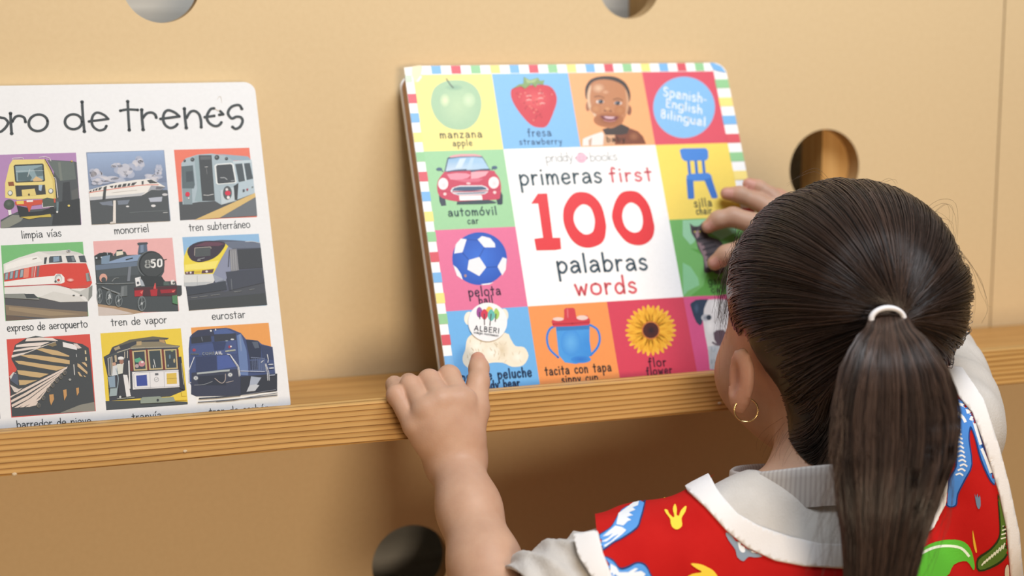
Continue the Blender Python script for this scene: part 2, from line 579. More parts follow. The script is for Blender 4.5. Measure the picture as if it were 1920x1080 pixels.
A.puv([(u / 100, v / 100) for u, v in ((17.3, 12.34), (17.6, 12.34), (18.2, 12.05), (18.5, 11.5), (18.0, 11.6), (17.5, 11.75))], '#7fb9ee')
A.n = 3
cells = {(0, 0): '#fdec90', (1, 0): '#82bdf0', (2, 0): '#f3b07a', (3, 0): '#d9586a', (0, 1): '#9fd3a2', (3, 1): '#f8dc68',
         (0, 2): '#e2749d', (3, 2): '#74b566', (0, 3): '#70b4ee', (1, 3): '#ee9856', (2, 3): '#d2445c', (3, 3): '#d8588a'}
for (c, r), h in cells.items():
    A.rect((c - 1) * CELL, (2 - r) * CELL, c * CELL, (1 - r) * CELL, h)
    A.n = 3
A.rect(0, CELL, 2 * CELL, -CELL, '#f9fafc')
B = 5
def start():
    A.n = B
# worn corner, top left
A.crop(740, 100, 6.75); start()
A.p('#efe2bd', '225 165 330 150 350 180 330 300 260 370 240 330 215 260')
A.p('#f3f1e8', '118 180 220 170 220 262 130 270')
A.p('#cfe0cc', '130 280 215 275 225 365 150 375')
A.p('#fdfdfa', '270 360 330 280 345 300 300 360')
# apple
A.crop(740, 100, 3.176); start()
A.p('#a8cba6', '215 280 235 210 290 170 350 160 420 165 480 200 512 260 515 330 490 400 440 445 380 456 310 440 255 395 225 340', 5)
A.e('#bcd8b0', 375, 310, 120, 125, '#a9cba7')
A.e('#8eb59a', 355, 203, 52, 18, '#a2c6a3')
A.e('#e6eec4', 300, 280, 30, 40, '#b6d4ac'); A.e('#d3e6c2', 440, 280, 40, 45, '#b8d6ae')
A.line('#5c6a60', '308 152 330 185 348 205', 8, 3)
# strawberry
start()
A.p('#cf3c48', '692 225 715 205 800 190 905 190 950 222 966 275 950 340 910 428 865 442 810 425 745 355 700 280', 5)
A.e('#e05a5c', 835, 275, 95, 70, '#cf3c48')
for x, y in ((800, 250), (870, 235), (870, 265), (800, 275), (880, 295)):
    A.line('#f2c2bd', f'{x-14} {y+5} {x} {y} {x+12} {y+4}', 6)
for k in range(46):
    rr = random.Random(k)
    x, y = rr.uniform(725, 945), rr.uniform(215, 425)
    if abs(x - 840) < (460 - y) * 0.55:
        A.e('#b02f3a' if k % 2 else '#e58a78', x, y, 4, 5)
A.p('#86a468', '700 212 740 185 765 182 768 140 805 160 852 145 866 165 892 160 884 188 850 182 838 205 815 182 775 212 750 195', 0)
A.p('#a9c088', '775 150 805 165 850 152 830 175 790 178')
# baby
A.crop(1070, 130, 6.75); start()
A.e('#8b5a42', 740, 520, 30, 62); A.e('#a36d4e', 216, 470, 26, 62)
A.p('#7d4630', '760 750 850 785 915 850 955 945 470 955 430 840 600 760')
A.e('#a26a4a', 800, 850, 70, 60, '#80492f')
A.p('#ece6e4', '155 880 225 850 320 815 400 790 430 850 410 960 150 970')
A.p('#c9a993', '225 900 270 860 260 968 232 968')
A.p('#d7a884', '420 800 560 830 560 955 410 958')
A.p('#463a35', '400 760 640 690 745 740 715 815 640 830 440 830')
A.p('#453b38', '182 300 195 205 265 122 400 88 560 96 680 160 738 250 756 340 735 420 680 330 400 250 240 320 200 380', 4)
A.p('#bf835a', '205 330 235 215 300 150 420 128 560 150 670 215 725 330 735 450 710 560 650 670 560 732 480 745 390 690 290 580 225 470', 5)
A.p('#dcbb9c', '208 330 240 215 262 220 245 330 255 450 330 590 400 700 370 680 285 575 222 470', 4)
A.p('#cf9e78', '690 250 728 335 738 450 715 550 695 560 705 430', 4)
A.e('#e2bd9c', 350, 240, 95, 75, '#bb7d55'); A.e('#d9aa86', 440, 290, 60, 35, '#bb7d55')
A.e('#8f5533', 480, 640, 190, 95, '#b27248')
A.e('#c98f5e', 320, 500, 70, 60, '#b87a50'); A.e('#bf8455', 620, 520, 70, 60, '#b47549')
A.line('#7d5038', '300 350 360 340 420 365', 12, 3); A.line('#7d5038', '540 385 600 370 655 395', 12, 3)
A.e('#e8d9d2', 370, 412, 50, 22); A.e('#e0d0ca', 598, 430, 50, 22)
A.e('#34363f', 378, 410, 32, 26); A.e('#34363f', 592, 428, 33, 26)
A.e('#b5b8c8', 366, 402, 8, 7); A.e('#b5b8c8', 580, 420, 8, 7)
A.e('#d7a173', 462, 500, 48, 32, '#b97b50'); A.e('#6d3d2c', 435, 525, 14, 8); A.e('#6d3d2c', 505, 530, 14, 8)
A.p('#7a3d3e', '372 592 450 590 520 600 605 598 570 645 500 662 440 650 400 625', 3)
A.p('#dcb8c2', '420 598 500 602 560 606 520 628 450 622', 3)
A.line('#c08080', '420 645 490 662 560 650', 14, 3)
A.text('#4a3428', 'baby', 1138, 266, 1172, 265, 6, 2.2)
# round flash
A.crop(1060, 100, 3.176); start()
A.e('#88bff0', 707, 322, 184, 183, n=72)
def crop_text(h, s, x0, y0, x1, y1, xh, w, cr, **k):
    A.text(h, s, cr[0] + x0 / cr[2], cr[1] + y0 / cr[2], cr[0] + x1 / cr[2], cr[1] + y1 / cr[2], xh / cr[2], w / cr[2], **k)
c4 = (1060, 100, 3.176)
crop_text('#f2f8fd', 'Spanish-', 584, 252, 838, 298, 34, 9, c4, lean=-0.05, track=.3)
crop_text('#f2f8fd', 'English', 600, 318, 812, 362, 32, 9, c4, lean=-0.05, track=.3)
crop_text('#f2f8fd', 'Bilingual', 570, 382, 832, 434, 32, 9, c4, lean=-0.05, track=.3)
# chair
A.crop(*c4); start()
bl, bd = '#4d8ade', '#3f78cc'
A.p(bl, '680 575 700 566 835 564 850 580 852 620 840 638 710 642 692 625')
for x in (733, 776, 820):
    A.p(bd, f'{x-9} 638 {x+9} 638 {x+17} 722 {x-1} 722')
A.p(bl, '722 728 740 718 850 712 868 725 875 752 862 758 735 762 722 750')
A.p(bd, '720 748 762 755 768 862 760 868 730 868'); A.p(bd, '826 752 870 740 908 855 900 864 872 864')
crop_text('#4a4a3c', 'silla', 770, 916, 872, 910, 30, 9, c4)
crop_text('#5a5a48', 'chair', 782, 960, 872, 955, 26, 8, c4)
# car
A.crop(800, 270, 6.75); start()
A.p('#3a4450', '150 600 235 700 248 778 185 786 160 720'); A.p('#2f3a46', '880 700 935 590 962 650 962 755 945 770 898 768')
A.p('#4f6076', '262 175 330 148 430 134 600 132 700 152 745 220 802 335 222 352')
A.p('#e4a6ae', '285 158 340 140 430 128 600 127 680 142 702 160 600 155 430 158 300 172')
A.p(['#c7d9ec'] * 2 + ['#a9cdeb'] * 3 + ['#8db9e0'] * 3, '275 190 420 170 600 164 705 176 752 250 790 316 560 328 240 344')
A.p('#cfe2f2', '420 185 500 180 440 300 360 310'); A.p('#b9d6ee', '560 175 600 175 560 320 500 322')
A.p('#c8425c', '170 420 215 365 260 352 800 335 870 370 925 450 942 560 930 650 905 700 700 715 420 730 240 700 160 655 132 570 138 480', 3)
A.p('#e695a8', '255 385 380 368 500 372 560 392 520 430 420 455 300 450'); A.p('#eaa9b6', '560 352 785 345 745 400 650 435 560 440')
A.p('#d86a82', '330 455 560 440 720 440 660 480 480 485'); A.line('#a8324a', '150 600 300 605 640 600 925 580', 5)
A.e('#f5f0f2', 208, 505, 63, 74); A.e('#f5f0f2', 848, 490, 66, 74); A.e('#dcd7de', 215, 520, 40, 45, '#f2edf0'); A.e('#dcd7de', 855, 500, 40, 45, '#f2edf0')
A.p('#e6e7ee', '300 598 325 556 420 526 700 524 755 545 782 575 770 612 735 635 560 645 400 650 335 630')
A.p('#3f5b78', '318 592 345 558 420 541 700 538 745 555 762 575 560 598')
A.line('#b43850', '330 606 560 602 768 592', 15); A.p('#3f5b78', '350 625 560 618 755 608 730 624 560 632 400 637')
A.p('#36474f', '385 730 780 706 885 738 870 752 700 762 380 768')
A.p('#f8f6f6', '410 656 695 648 706 708 416 716')
A.e('#f4d7d7', 230, 635, 20, 19); A.e('#f4d7d7', 860, 614, 20, 19); A.e('#f4d0d5', 528, 500, 28, 12)
A.e('#47627e', 158, 320, 38, 21); A.e('#47627e', 858, 300, 36, 22); A.line('#47627e', '185 330 205 350', 10); A.line('#47627e', '835 310 820 330', 10)
A.line('#3f5c7c', '270 352 360 335 500 326', 13, 3); A.line('#3f5c7c', '560 350 690 325 800 322', 13, 3)
crop_text('#41605a', 'automóvil', 278, 915, 885, 892, 62, 19, (800, 270, 6.75))
crop_text('#4a6a60', 'car', 522, 1012, 655, 1006, 48, 15, (800, 270, 6.75))
# ball
A.crop(790, 400, 3.176); start()
A.e('#3a74de', 347, 270, 163, 157, '#2556bd', n=64)
for s in ('195 240 205 185 235 150 270 155 245 232', '335 155 362 135 410 148 438 180 440 203 375 203', '283 278 345 260 386 322 345 374 274 335',
          '453 318 484 262 508 270 503 335 482 370', '190 308 212 325 236 362 247 396 212 372', '355 422 430 412 405 424 365 428'):
    A.p('#eceef5', s)
A.line('#1f4ba8', '270 155 335 160', 4); A.line('#1f4ba8', '375 203 345 260', 4); A.line('#1f4ba8', '386 322 453 318', 4); A.line('#1f4ba8', '245 235 283 278', 4)
A.e('#b08a86', 262, 372, 8, 9)
c5 = (790, 400, 3.176)
crop_text('#5a3350', 'pelota', 285, 497, 472, 484, 34, 10, c5)
crop_text('#5a3350', 'ball', 345, 540, 425, 532, 26, 9, c5)
# bear
A.crop(*c5); start()
A.e('#f2eee0', 285, 626, 30, 40); A.e('#efe9d8', 492, 608, 26, 40)
A.p('#f1e9d6', '275 745 330 715 500 712 530 745 560 790 612 798 638 850 605 905 540 914 485 890 400 893 340 925 290 925 255 900 245 860 262 810', 3)
A.e('#dccdb0', 480, 815, 40, 60, '#efe6d2'); A.e('#faf6ea', 330, 790, 60, 70, '#efe6d2'); A.e('#faf6ea', 575, 855, 45, 40, '#efe6d2'); A.e('#fbf8ee', 420, 830, 50, 45, '#f0e8d5')
for k in range(40):
    rr = random.Random(100 + k)
    x, y = rr.uniform(275, 600), rr.uniform(740, 890)
    if x < 520 or y > 810:
        A.line('#e2d6bd', f'{x} {y} {x+rr.uniform(-12,12)} {y+14}', 4)
crop_text('#27466e', 'oso de peluche', 238, 1003, 656, 970, 33, 11, c5)
crop_text('#27466e', 'teddy bear', 340, 1050, 585, 1030, 28, 10, c5)
# cup
A.crop(*c5); start()
A.line('#2f80dc', '802 668 765 690 748 740 762 805 815 858', 13, 4)
A.crop(1060, 400, 3.176)
A.line('#2f80dc', '140 662 188 690 205 745 190 800 150 845', 13, 4)
A.crop(*c5)
A.p(['#4f9fe8'] * 2 + ['#3d8fe0'] * 4 + ['#4a9be6'] * 2, '800 672 1002 664 1002 760 1014 835 985 880 920 897 855 888 818 845')
A.e('#66b2f0', 890, 770, 60, 80, '#4494e3'); A.e('#2f74d0', 950, 870, 60, 22, '#3d8de0')
A.p('#3a7fc4', '802 674 1002 666 1002 690 806 700')
A.p('#cf3f4c', '775 645 790 622 850 628 850 572 862 564 905 563 914 570 924 622 985 606 1005 635 1000 665 900 672 785 676')
A.e('#ead0c8', 815, 630, 32, 11); A.e('#ead0c8', 958, 622, 34, 14); A.line('#b02f40', '785 660 900 656 1000 648', 8); A.line('#e0707a', '870 570 872 620', 8)
A.text('#4a3a34', 'tacita con tapa', 1023, 704, 1146, 695.5, 10, 3)
A.text('#4a3a34', 'sippy cup', 1054, 719, 1121, 714, 9, 2.8)
# flower
A.crop(1060, 400, 3.176); start()
for lay, (n, r0, r1, hh) in enumerate(((30, 20, 157, ('#e9a930', '#f4c247')), (26, 15, 135, ('#f2bb3c', '#dd9a26')))):
    for k in range(n):
        a = 2 * math.pi * (k + lay * 0.5) / n
        rm = (r0 + r1) / 2
        rr = r1 * (0.95 + 0.06 * math.sin(k * 2.7))
        A.e(hh[k % 2], 508 + rm * math.cos(a), 697 + rm * math.sin(a), (rr - r0) / 2, 15, hh[(k + 1) % 2], rot=a, n=14)
        A.n -= 1 if k % 4 else 0
A.n = 24
A.e('#c9783a', 508, 697, 54, 54); A.e('#4a2220', 508, 697, 47, 47); A.e('#241a22', 510, 697, 30, 30, '#4a2220')
A.text('#5c2436', 'flor', 1217, 688, 1249, 686, 10, 3); A.text('#5c2436', 'flower', 1213, 704, 1260, 700, 9, 2.8)
# cat
A.crop(1280, 300, 4.154); start()
A.p('#9ad0a8', '0 470 160 462 420 440 420 560 300 620 200 560 120 560 90 640 60 660 0 590'); A.p('#8ac896', '0 800 60 830 120 920 130 975 40 1020 5 1060')
A.p('#5ea248', '60 690 150 740 190 880 160 980 60 1060 300 1055 420 1000 420 700 330 720')
A.p('#4c4448', '58 505 52 490 85 515 130 512 165 478 178 520 190 560 205 595 280 620 330 690 330 860 270 890 235 870 190 880 165 865 160 760 120 690 100 620 68 570', 2)
A.p('#a08488', '95 560 125 545 130 590 110 610'); A.p('#8c7478', '110 640 160 650 190 740 200 830 180 840 160 750'); 
for s in ('120 620 200 600', '150 660 240 640', '160 700 260 670', '180 740 280 720', '190 780 290 780', '200 820 300 830', '80 540 110 530'):
    A.line('#2f2a30', s, 12)
A.e('#c9b84a', 95, 560, 7, 6); A.e('#c9b84a', 132, 558, 7, 6)
A.text('#2f4a24', 'gato', 1329, 534, 1360, 532, 9, 2.6); A.text('#2f4a24', 'cat', 1334, 549, 1358, 547, 7, 2.4)
# dog
A.crop(1270, 540, 6); start()
A.p('#dcd9d8', '300 180 345 132 440 125 560 130 700 250 700 920 365 912 345 700 310 520 285 350')
A.p('#b9bfc4', '345 660 440 640 520 700 620 920 365 915'); A.e('#efecea', 370, 430, 60, 110, '#dad7d6'); A.e('#f0eeec', 430, 210, 70, 70, '#dcd9d8')
A.p('#2d3e54', '143 185 160 165 205 135 260 128 348 128 325 170 300 235 292 330 275 405 253 422 215 388 180 310')
A.e('#4a5e78', 215, 230, 30, 60, '#30425a'); A.e('#7d8794', 318, 335, 50, 40, '#c9c9cc'); A.e('#343c48', 355, 332, 28, 30)
A.p('#5f4c56', '405 505 440 475 520 470 560 520 540 590 490 640 450 638 415 580'); A.line('#6d6068', '400 615 450 640 520 640', 22, 3)
for k in range(26):
    rr = random.Random(k + 7)
    x, y = rr.uniform(360, 560), rr.uniform(640, 880)
    A.line(rr.choice(['#a5adb4', '#d0d2d2', '#949ea8']), f'{x} {y} {x+rr.uniform(-15,15)} {y+45}', 7)
# lettering captions
start()
c3 = (740, 100, 3.176)
crop_text('#5a5a42', 'manzana', 272, 506, 520, 500, 28, 8.5, c3); crop_text('#6a6a4c', 'apple', 348, 553, 462, 549, 23, 7.5, c3)
crop_text('#40638c', 'fresa', 795, 496, 932, 492, 28, 8.5, c3); crop_text('#40638c', 'strawberry', 745, 544, 996, 540, 22, 7, c3)
# title block
cc = (940, 280, 6); cd = (980, 420, 6.4)
crop_text('#8f9496', 'priddy', 505, 145, 805, 130, 62, 10, cc, track=.12)
crop_text('#8f9496', 'books', 1000, 135, 1305, 122, 60, 10, cc, track=.12)
A.crop(*cc); A.e('#7d6a74', 845, 97, 14, 16); A.e('#7d6a74', 958, 97, 14, 16); A.e('#7d6a74', 895, 50, 34, 12)
A.e('#eebfd2', 900, 98, 60, 56); A.line('#cf97b0', '870 118 900 130 930 116', 6, 3); A.e('#c48aa4', 880, 90, 5, 5); A.e('#c48aa4', 920, 88, 5, 5)
crop_text('#3f5560', 'primeras', 215, 402, 1128, 372, 112, 30, cc, track=.30)
crop_text('#d8606c', 'first', 1228, 366, 1692, 350, 96, 28, cc, track=.36)
crop_text('#435664', 'palabras', 425, 588, 1495, 546, 132, 34, cd, track=.30)
crop_text('#d8606a', 'words', 640, 853, 1366, 822, 126, 34, cd, track=.32)
A.crop(0, 0, 1)
RED = '#e03a40'
A.p(RED, '1008.3 363.3 1025.8 362.8 1033 420 1036.2 446 1050.3 445.8 1052 467 1040 469 1005.8 469.7 1001.6 448 1018.3 445.8 1009 381.5 995.8 382')
A.ring(RED, [(1076.7, 362.5), (1101.7, 361.7), (1120, 375), (1130, 393), (1136, 420), (1136, 431), (1133.5, 447), (1125, 458), (1105, 464.5), (1086, 461), (1070.6, 448), (1059, 425), (1055.8, 403), (1060, 383)],
       [(1093, 383), (1106.7, 389), (1114, 406), (1115, 420), (1111, 434.8), (1098, 440), (1086, 433), (1077.5, 420), (1075.5, 405), (1080.8, 391.7)])
A.ring(RED, [(1168, 360), (1191.7, 359), (1206.7, 370), (1218, 388), (1225, 415), (1226.9, 429), (1223.3, 445), (1211, 456.7), (1194, 460), (1175, 453.6), (1159, 436), (1150.5, 420), (1147.5, 401), (1155, 375)],
       [(1183, 379.7), (1196.7, 387), (1204, 403), (1205, 420), (1200, 432.5), (1189, 436.4), (1177, 431), (1169.5, 420), (1166.5, 403), (1171.7, 387)])
A.build('cover', M_PRINT, b1)
loop1 = rounded(*E1, 0.95)
slab('cover_board', O1, U1, V1, N1, loop1, 0.0, 0.0022, M_PAGES_W, b1)
# pages and spine
slab('pages', O1, U1, V1, N1, rounded(E1[0] + 0.12, E1[1] + 0.02, E1[2] - 0.15, E1[3] - 0.12, 0.9), 0.0022, 0.0163, M_PAGES, b1)
slab('back_cover', O1, U1, V1, N1, loop1, 0.0163, 0.0185, M_PAGES_W, b1)
# the round sticker
S = Art(O1 + N1 * 0.0009, U1, V1, N1)
S.crop(*c5)
S.e('#f3f4f8', 395, 647, 116, 115, n=64)
S.n = 3
S.p('#a0539c', '345 557 362 575 362 605 346 622 330 605 330 575', 4); S.p('#f0bf57', '398 555 425 568 420 600 398 600 380 590', 4)
S.p('#a7cf69', '446 565 464 590 460 620 444 632 432 610 432 585', 4); S.p('#d4425a', '375 570 396 590 394 615 376 634 357 615 356 590', 4); S.p('#67bdb6', '416 570 438 600 434 625 415 642 398 622 396 595', 4)
for s in ('346 590 348 628', '375 600 376 664', '415 600 408 668', '444 600 440 644'):
    S.line('#55484c', s, 6)
S.text('#4a4f58', 'ALBERI', c5[0] + 315 / 3.176, c5[1] + 697 / 3.176, c5[0] + 461 / 3.176, c5[1] + 714 / 3.176, 6.0, 2.0, lean=-0.08, track=.3)
S.text('#5f6670', 'colegio montessori', c5[0] + 312 / 3.176, c5[1] + 714 / 3.176, c5[0] + 458 / 3.176, c5[1] + 735 / 3.176, 2.6, 0.9, lean=-0.08, track=.1)
st = S.build('sticker', M_PRINT_MATT, b1)
st['label'] = 'round white sticker with coloured trees and lettering'

# ================================================================== the train book
O2 = np.array([-0.28439082, -0.0674149, 0.85242951])
U2 = np.array([0.999997, -0.0011369, -0.0021831]); V2 = np.array([0.0024614, 0.4619023, 0.8869274])
N2 = np.cross(U2, V2)
b2 = empty('board_book', O2 + V2 * -0.125)
tag(b2, 'white board book of train photographs in rows under a hand-lettered title', 'book', 'picture books on the ledge')
PRINT_GAIN = 0.84
A = Art(O2, U2, V2, N2)
E2 = (-12.25, -12.4, 11.57, 11.12)
loop2 = rounded(*E2, 0.75)
A.puv([(u / 100, v / 100) for u, v in loop2], '#f0f2f5')
PX, PV, PS = 5.6823, 6.2273, 5.0384
def cell(c, r, h):
    A.n = 3
    u, v = (c - 1) * PX, -(r - 1) * PV
    A.rect(u, v, u + PS, v - PS, h)
    A.n = 5
for r, h in enumerate(('#6f86a8', '#b98f6a', '#5a74b0')):
    cell(-1, r, h)
    u, v = -2 * PX, -(r - 1) * PV
    A.rect(u, v - 3.4, u + PS, v - PS, '#565b62')
    A.rect(u + 0.5, v - 1.6, u + PS - 0.03, v - 3.9, '#3f5aa5' if r == 2 else '#8a4a4a')
    A.rect(u + 0.9, v - 1.9, u + PS - 0.5, v - 2.6, '#c9d2dc')
# 1 sweeper
cell(0, 0, '#b58fbf'); A.crop(0, 270, 6.353)
A.p('#5a6064', '8 905 110 850 250 790 640 760 640 330 600 190 860 205 912 215 966 966 8 1004')
A.p('#6d7775', '560 190 880 215 905 420 720 440 640 330'); A.p('#484c50', '750 460 830 450 850 700 740 690'); A.p('#7d8580', '690 220 720 215 745 430 715 440')
A.p('#66696a', '850 560 930 520 940 640 860 670'); A.p('#44484b', '700 690 950 650 965 960 620 965 640 800')
A.p('#8d9188', '8 930 150 845 300 850 250 920 110 992 8 1004')
A.p('#e8d78c', '150 188 535 182 658 420 672 650 190 662 62 640 60 470 112 250'); A.p('#d9c578', '535 182 658 420 672 650 640 650 625 430 520 200')
A.line('#3a3b36', '535 182 600 290 655 420 672 645', 9)
A.p('#454a4b', '162 262 180 248 505 233 520 245 537 435 525 448 195 462 180 450'); A.p('#8fa7b0', '180 265 502 250 518 432 198 446')
A.p('#5f7278', '210 345 330 335 380 400 360 440 215 440'); A.p('#6b7f86', '400 300 505 260 510 380 440 390'); A.p('#d9ba8c', '388 428 430 385 505 425 505 440 400 446')
A.line('#cdd9de', '190 326 515 318', 5); A.line('#cfd8da', '355 300 330 390', 6)
A.p('#4b4e50', '180 497 535 486 548 600 195 628'); A.p('#e2cf86', '258 548 412 532 432 612 265 622'); A.p('#a9c0d6', '460 490 505 488 492 562 462 552'); A.e('#5b4f3f', 345, 605, 12, 14)
A.p('#935d44', '95 455 160 450 172 500 105 502'); A.p('#e8d78c', '195 642 548 600 552 645 200 668')
for x, y in ((122, 586), (606, 562)):
    A.e('#7d837e', x, y, 30, 32); A.e('#e3e6e5', x - 2, y - 2, 21, 23)
A.p('#cf5c4a', '178 690 660 650 662 700 380 735 352 810 325 814 320 742 185 728'); A.p('#e7cf6d', '195 682 282 676 284 715 202 720'); A.p('#f0ebe8', '315 672 392 668 394 690 318 694')
A.p('#3d4144', '200 735 330 760 342 815 500 800 640 740 665 820 600 842 235 872'); A.e('#545f57', 110, 722, 64, 60); A.e('#6a756c', 105, 712, 40, 36, '#545f57')
A.p('#59645c', '505 662 560 640 640 655 648 740 510 755')
A.p('#c9b65c', '240 872 450 856 602 836 612 870 480 875 345 898')
for s in ('145 184 160 172 268 166 280 180', '465 162 540 152 590 170 606 206', '640 398 662 412 690 640', '505 705 508 758 642 745'):
    A.line('#ece9ec', s, 7)
A.p('#e8e8e8', '95 790 130 788 138 840 105 852'); A.p('#6f8288', '670 690 700 690 695 810 672 810'); A.e('#e6d27a', 820, 738, 14, 12); A.e('#e0e0e0', 681, 812, 12, 12); A.e('#c8b060', 855, 207, 12, 10)
# 2 monorail
cell(1, 0, '#8b9ab4'); A.crop(150, 270, 6)
A.p(['#8290aa', '#7d8aa4', '#9db4d8', '#a3b8da'], '80 105 940 72 975 430 100 470')
cr = random.Random(4)
for x, y, a, b in ((650, 215, 75, 70), (500, 300, 100, 85), (180, 345, 70, 75), (400, 240, 60, 30), (820, 370, 80, 45), (320, 400, 150, 45), (890, 300, 40, 60), (200, 425, 70, 40)):
    for k in range(14):
        t, q = cr.uniform(0, 6.28), cr.uniform(0.2, 1)
        g = cr.choice(['#c3c6d4', '#d2d1da', '#b5bcd0', '#dad6da'])
        A.e(g, max(x + a * q * math.cos(t) * .95, 140), y + b * q * math.sin(t) * .8, a * .52, b * .50, '#aab4cb' if q > .6 else '#c6c8d4', n=16)
        A.n -= 1 if k % 3 else 0
A.p('#585d61', '112 640 640 592 800 520 985 520 1013 868 132 908')
A.p('#7f8896', '215 660 360 642 372 700 300 690 250 690'); A.p('#7f8896', '420 640 560 630 535 680 430 688'); A.p('#b7bdcb', '770 610 925 596 918 650 790 655'); A.e('#e2e2e4', 535, 705, 18, 9); A.e('#e2e2e4', 825, 698, 26, 14); A.e('#cfcfd2', 955, 572, 32, 14)
A.line('#747d80', '560 775 700 765 985 752', 6); A.line('#c9cdcd', '935 776 985 772', 6)
A.p('#eceae6', '102 522 250 478 400 440 640 405 770 396 830 410 905 452 960 485 905 522 800 518 735 560 690 585 560 596 110 638')
A.p('#c4c7cc', '110 600 400 580 640 560 735 545 690 585 560 596 110 638'); A.p('#a9adb6', '800 470 960 485 905 522 800 516 760 540')
A.line('#d8705e', '105 550 240 530 300 520 640 472 760 462 880 462', 9); A.p('#75777f', '860 478 955 486 905 515 850 512')
for s in ('330 478 378 470 362 502', '392 468 415 463 408 497 383 500', '430 462 468 456 460 490 422 493', '484 452 525 446 515 482 472 487', '540 447 567 443 560 475 530 479', '585 440 642 432 607 468 573 472',
          '692 422 716 418 714 458 694 460', '752 414 800 404 875 442 785 446', '108 533 132 523 128 542 110 546', '145 520 165 512 160 534 140 538', '175 508 200 500 192 526 170 531', '212 497 252 488 225 522 205 524'):
    A.p('#54585b', s)
A.p('#505456', '265 490 302 474 290 560 288 622 252 632 262 540'); A.line('#bdbdbd', '360 552 500 535 640 522', 3); A.p('#e8e2dc', '374 640 402 638 403 895 370 896'); A.p('#d8d2cc', '335 885 390 870 400 896 340 900')
# 3 subway
cell(2, 0, '#ec8370'); A.crop(315, 260, 6)
A.p('#595d61', '122 710 600 690 970 600 1003 870 136 920')
A.p('#aebfc9', '150 275 198 222 330 180 490 168 640 188 715 225 750 262 772 700 600 745 530 702 350 712 165 742 150 500'); A.p('#9db3c4', '560 170 900 200 936 242 730 246 640 188')
A.p('#b9cbd6', '728 252 940 242 976 612 770 690'); A.p('#c9d8e0', '728 250 940 240 945 268 735 280'); A.p('#8fa0a8', '160 560 270 560 275 740 175 742')
A.p('#66747a', '150 312 280 300 302 520 290 560 160 560'); A.p('#566168', '200 372 280 362 286 480 206 490'); A.p('#9bb0b8', '295 200 340 190 385 700 350 710 300 700 330 560')
A.p('#53585c', '345 188 490 186 505 400 528 700 385 702 352 300'); A.p('#6b6f74', '360 200 480 198 482 235 365 240'); A.line('#8d9194', '430 320 440 400', 4)
A.p('#e6ecee', '520 305 545 285 715 272 740 290 772 490 755 502 560 518 540 505'); A.p('#51565b', '540 312 555 298 705 286 722 298 756 485 745 492 570 507 556 495')
A.line('#b9bfc4', '590 440 640 440 665 462', 9); A.line('#9fa6aa', '710 475 750 470', 7)
A.p('#5a6369', '755 286 835 280 866 474 796 490'); A.p('#5a6369', '855 280 920 274 957 450 886 466'); A.line('#e2eaee', '840 270 876 480', 9)
for x, y, r in ((550, 212, 27), (658, 226, 18), (275, 236, 22), (188, 250, 14)):
    A.e('#4b5054', x, y, r, r); A.e('#7b8488', x - 4, y - 4, r * .45, r * .45)
A.p('#c6d3da', '588 582 740 550 750 700 600 746'); A.e('#5f6468', 668, 612, 50, 78); A.e('#d7445a', 672, 614, 32, 27); A.e('#e8e4e4', 661, 573, 15, 15); A.e('#ecebea', 678, 664, 17, 19); A.e('#d7445a', 220, 627, 25, 26); A.e('#e3e3e3', 232, 672, 8, 10)
A.p('#494e52', '738 535 792 500 780 688 752 690'); A.p('#dabd80', '300 914 978 612 985 658 580 893'); A.p('#737980', '582 893 985 658 1003 870')
A.line('#d3d6d8', '400 636 450 640 510 628', 8); A.line('#c9cdd0', '415 322 445 318', 8); A.p('#56616a', '838 575 862 570 864 598 842 602'); A.p('#a4505a', '880 565 902 560 902 586 884 588'); A.line('#8d989e', '945 548 955 545', 14)
# 4 airport express
cell(0, 1, '#7cc080'); A.crop(0, 440, 6)
A.p('#5b5c60', '50 690 985 735 990 920 66 970'); A.p('#8c7d6a', '60 790 500 830 985 868 988 915 600 942 70 905'); A.p('#a08f76', '100 810 500 850 900 895 560 915 100 850'); A.p('#6d6057', '68 905 420 950 68 970')
A.p('#e5e5e3', '38 332 200 262 430 190 600 185 760 172 900 205 965 245 1010 430 1040 580 1036 690 992 752 680 760 440 705 50 670')
A.p('#d4d4d3', '440 190 600 185 760 175 900 205 940 225 560 225'); A.p('#f2f2f0', '60 340 250 270 420 240 480 300 240 350 60 400')
A.p('#d84f45', '42 438 240 386 410 352 560 332 720 322 970 322 1010 430 1036 545 1000 602 800 608 680 568 540 562 50 592')
A.p('#e58c78', '272 385 330 372 320 480 262 490'); A.p('#f0f0ee', '46 530 420 480 610 464 632 440 690 444 725 482 726 535 690 552 540 558 50 580')
A.p('#c9584e', '820 600 1000 560 1036 545 1000 602'); A.line('#b24048', '50 588 300 575 540 564 660 570 800 606', 9, 3)
A.p('#c3c5c2', '780 612 900 640 1038 570 1036 690 992 752 960 700'); A.p('#8b8f8c', '1000 600 1040 570 1037 690 992 750'); A.p('#d9d9d6', '440 705 600 640 900 700 960 750 680 760')
for s in ('552 262 565 245 690 238 702 305 690 310 552 318', '738 240 830 236 858 308 762 312', '882 240 950 234 974 312 902 308'):
    A.p('#535c64', s)
A.p('#8aa2ba', '600 250 665 245 668 300 600 308'); A.p('#7e8a90', '800 250 828 245 845 300 815 302'); A.p('#494f53', '500 258 530 255 518 328 494 330'); A.p('#82767b', '418 356 446 350 436 470 408 476'); A.line('#e9e4e2', '400 360 385 478', 6); A.p('#c08a84', '355 370 385 362 372 475 350 480')
for s in ('52 432 97 425 90 506 52 516', '112 418 154 410 144 496 100 506', '170 404 210 398 200 488 160 498', '228 392 270 386 260 480 216 490'):
    A.p('#6f7d85', s)
for s in ('64 440 90 436 84 500 60 506', '122 424 146 420 138 490 112 496', '180 412 202 408 194 480 170 488', '236 400 262 396 254 472 226 480'):
    A.p('#9fb0ba', s)
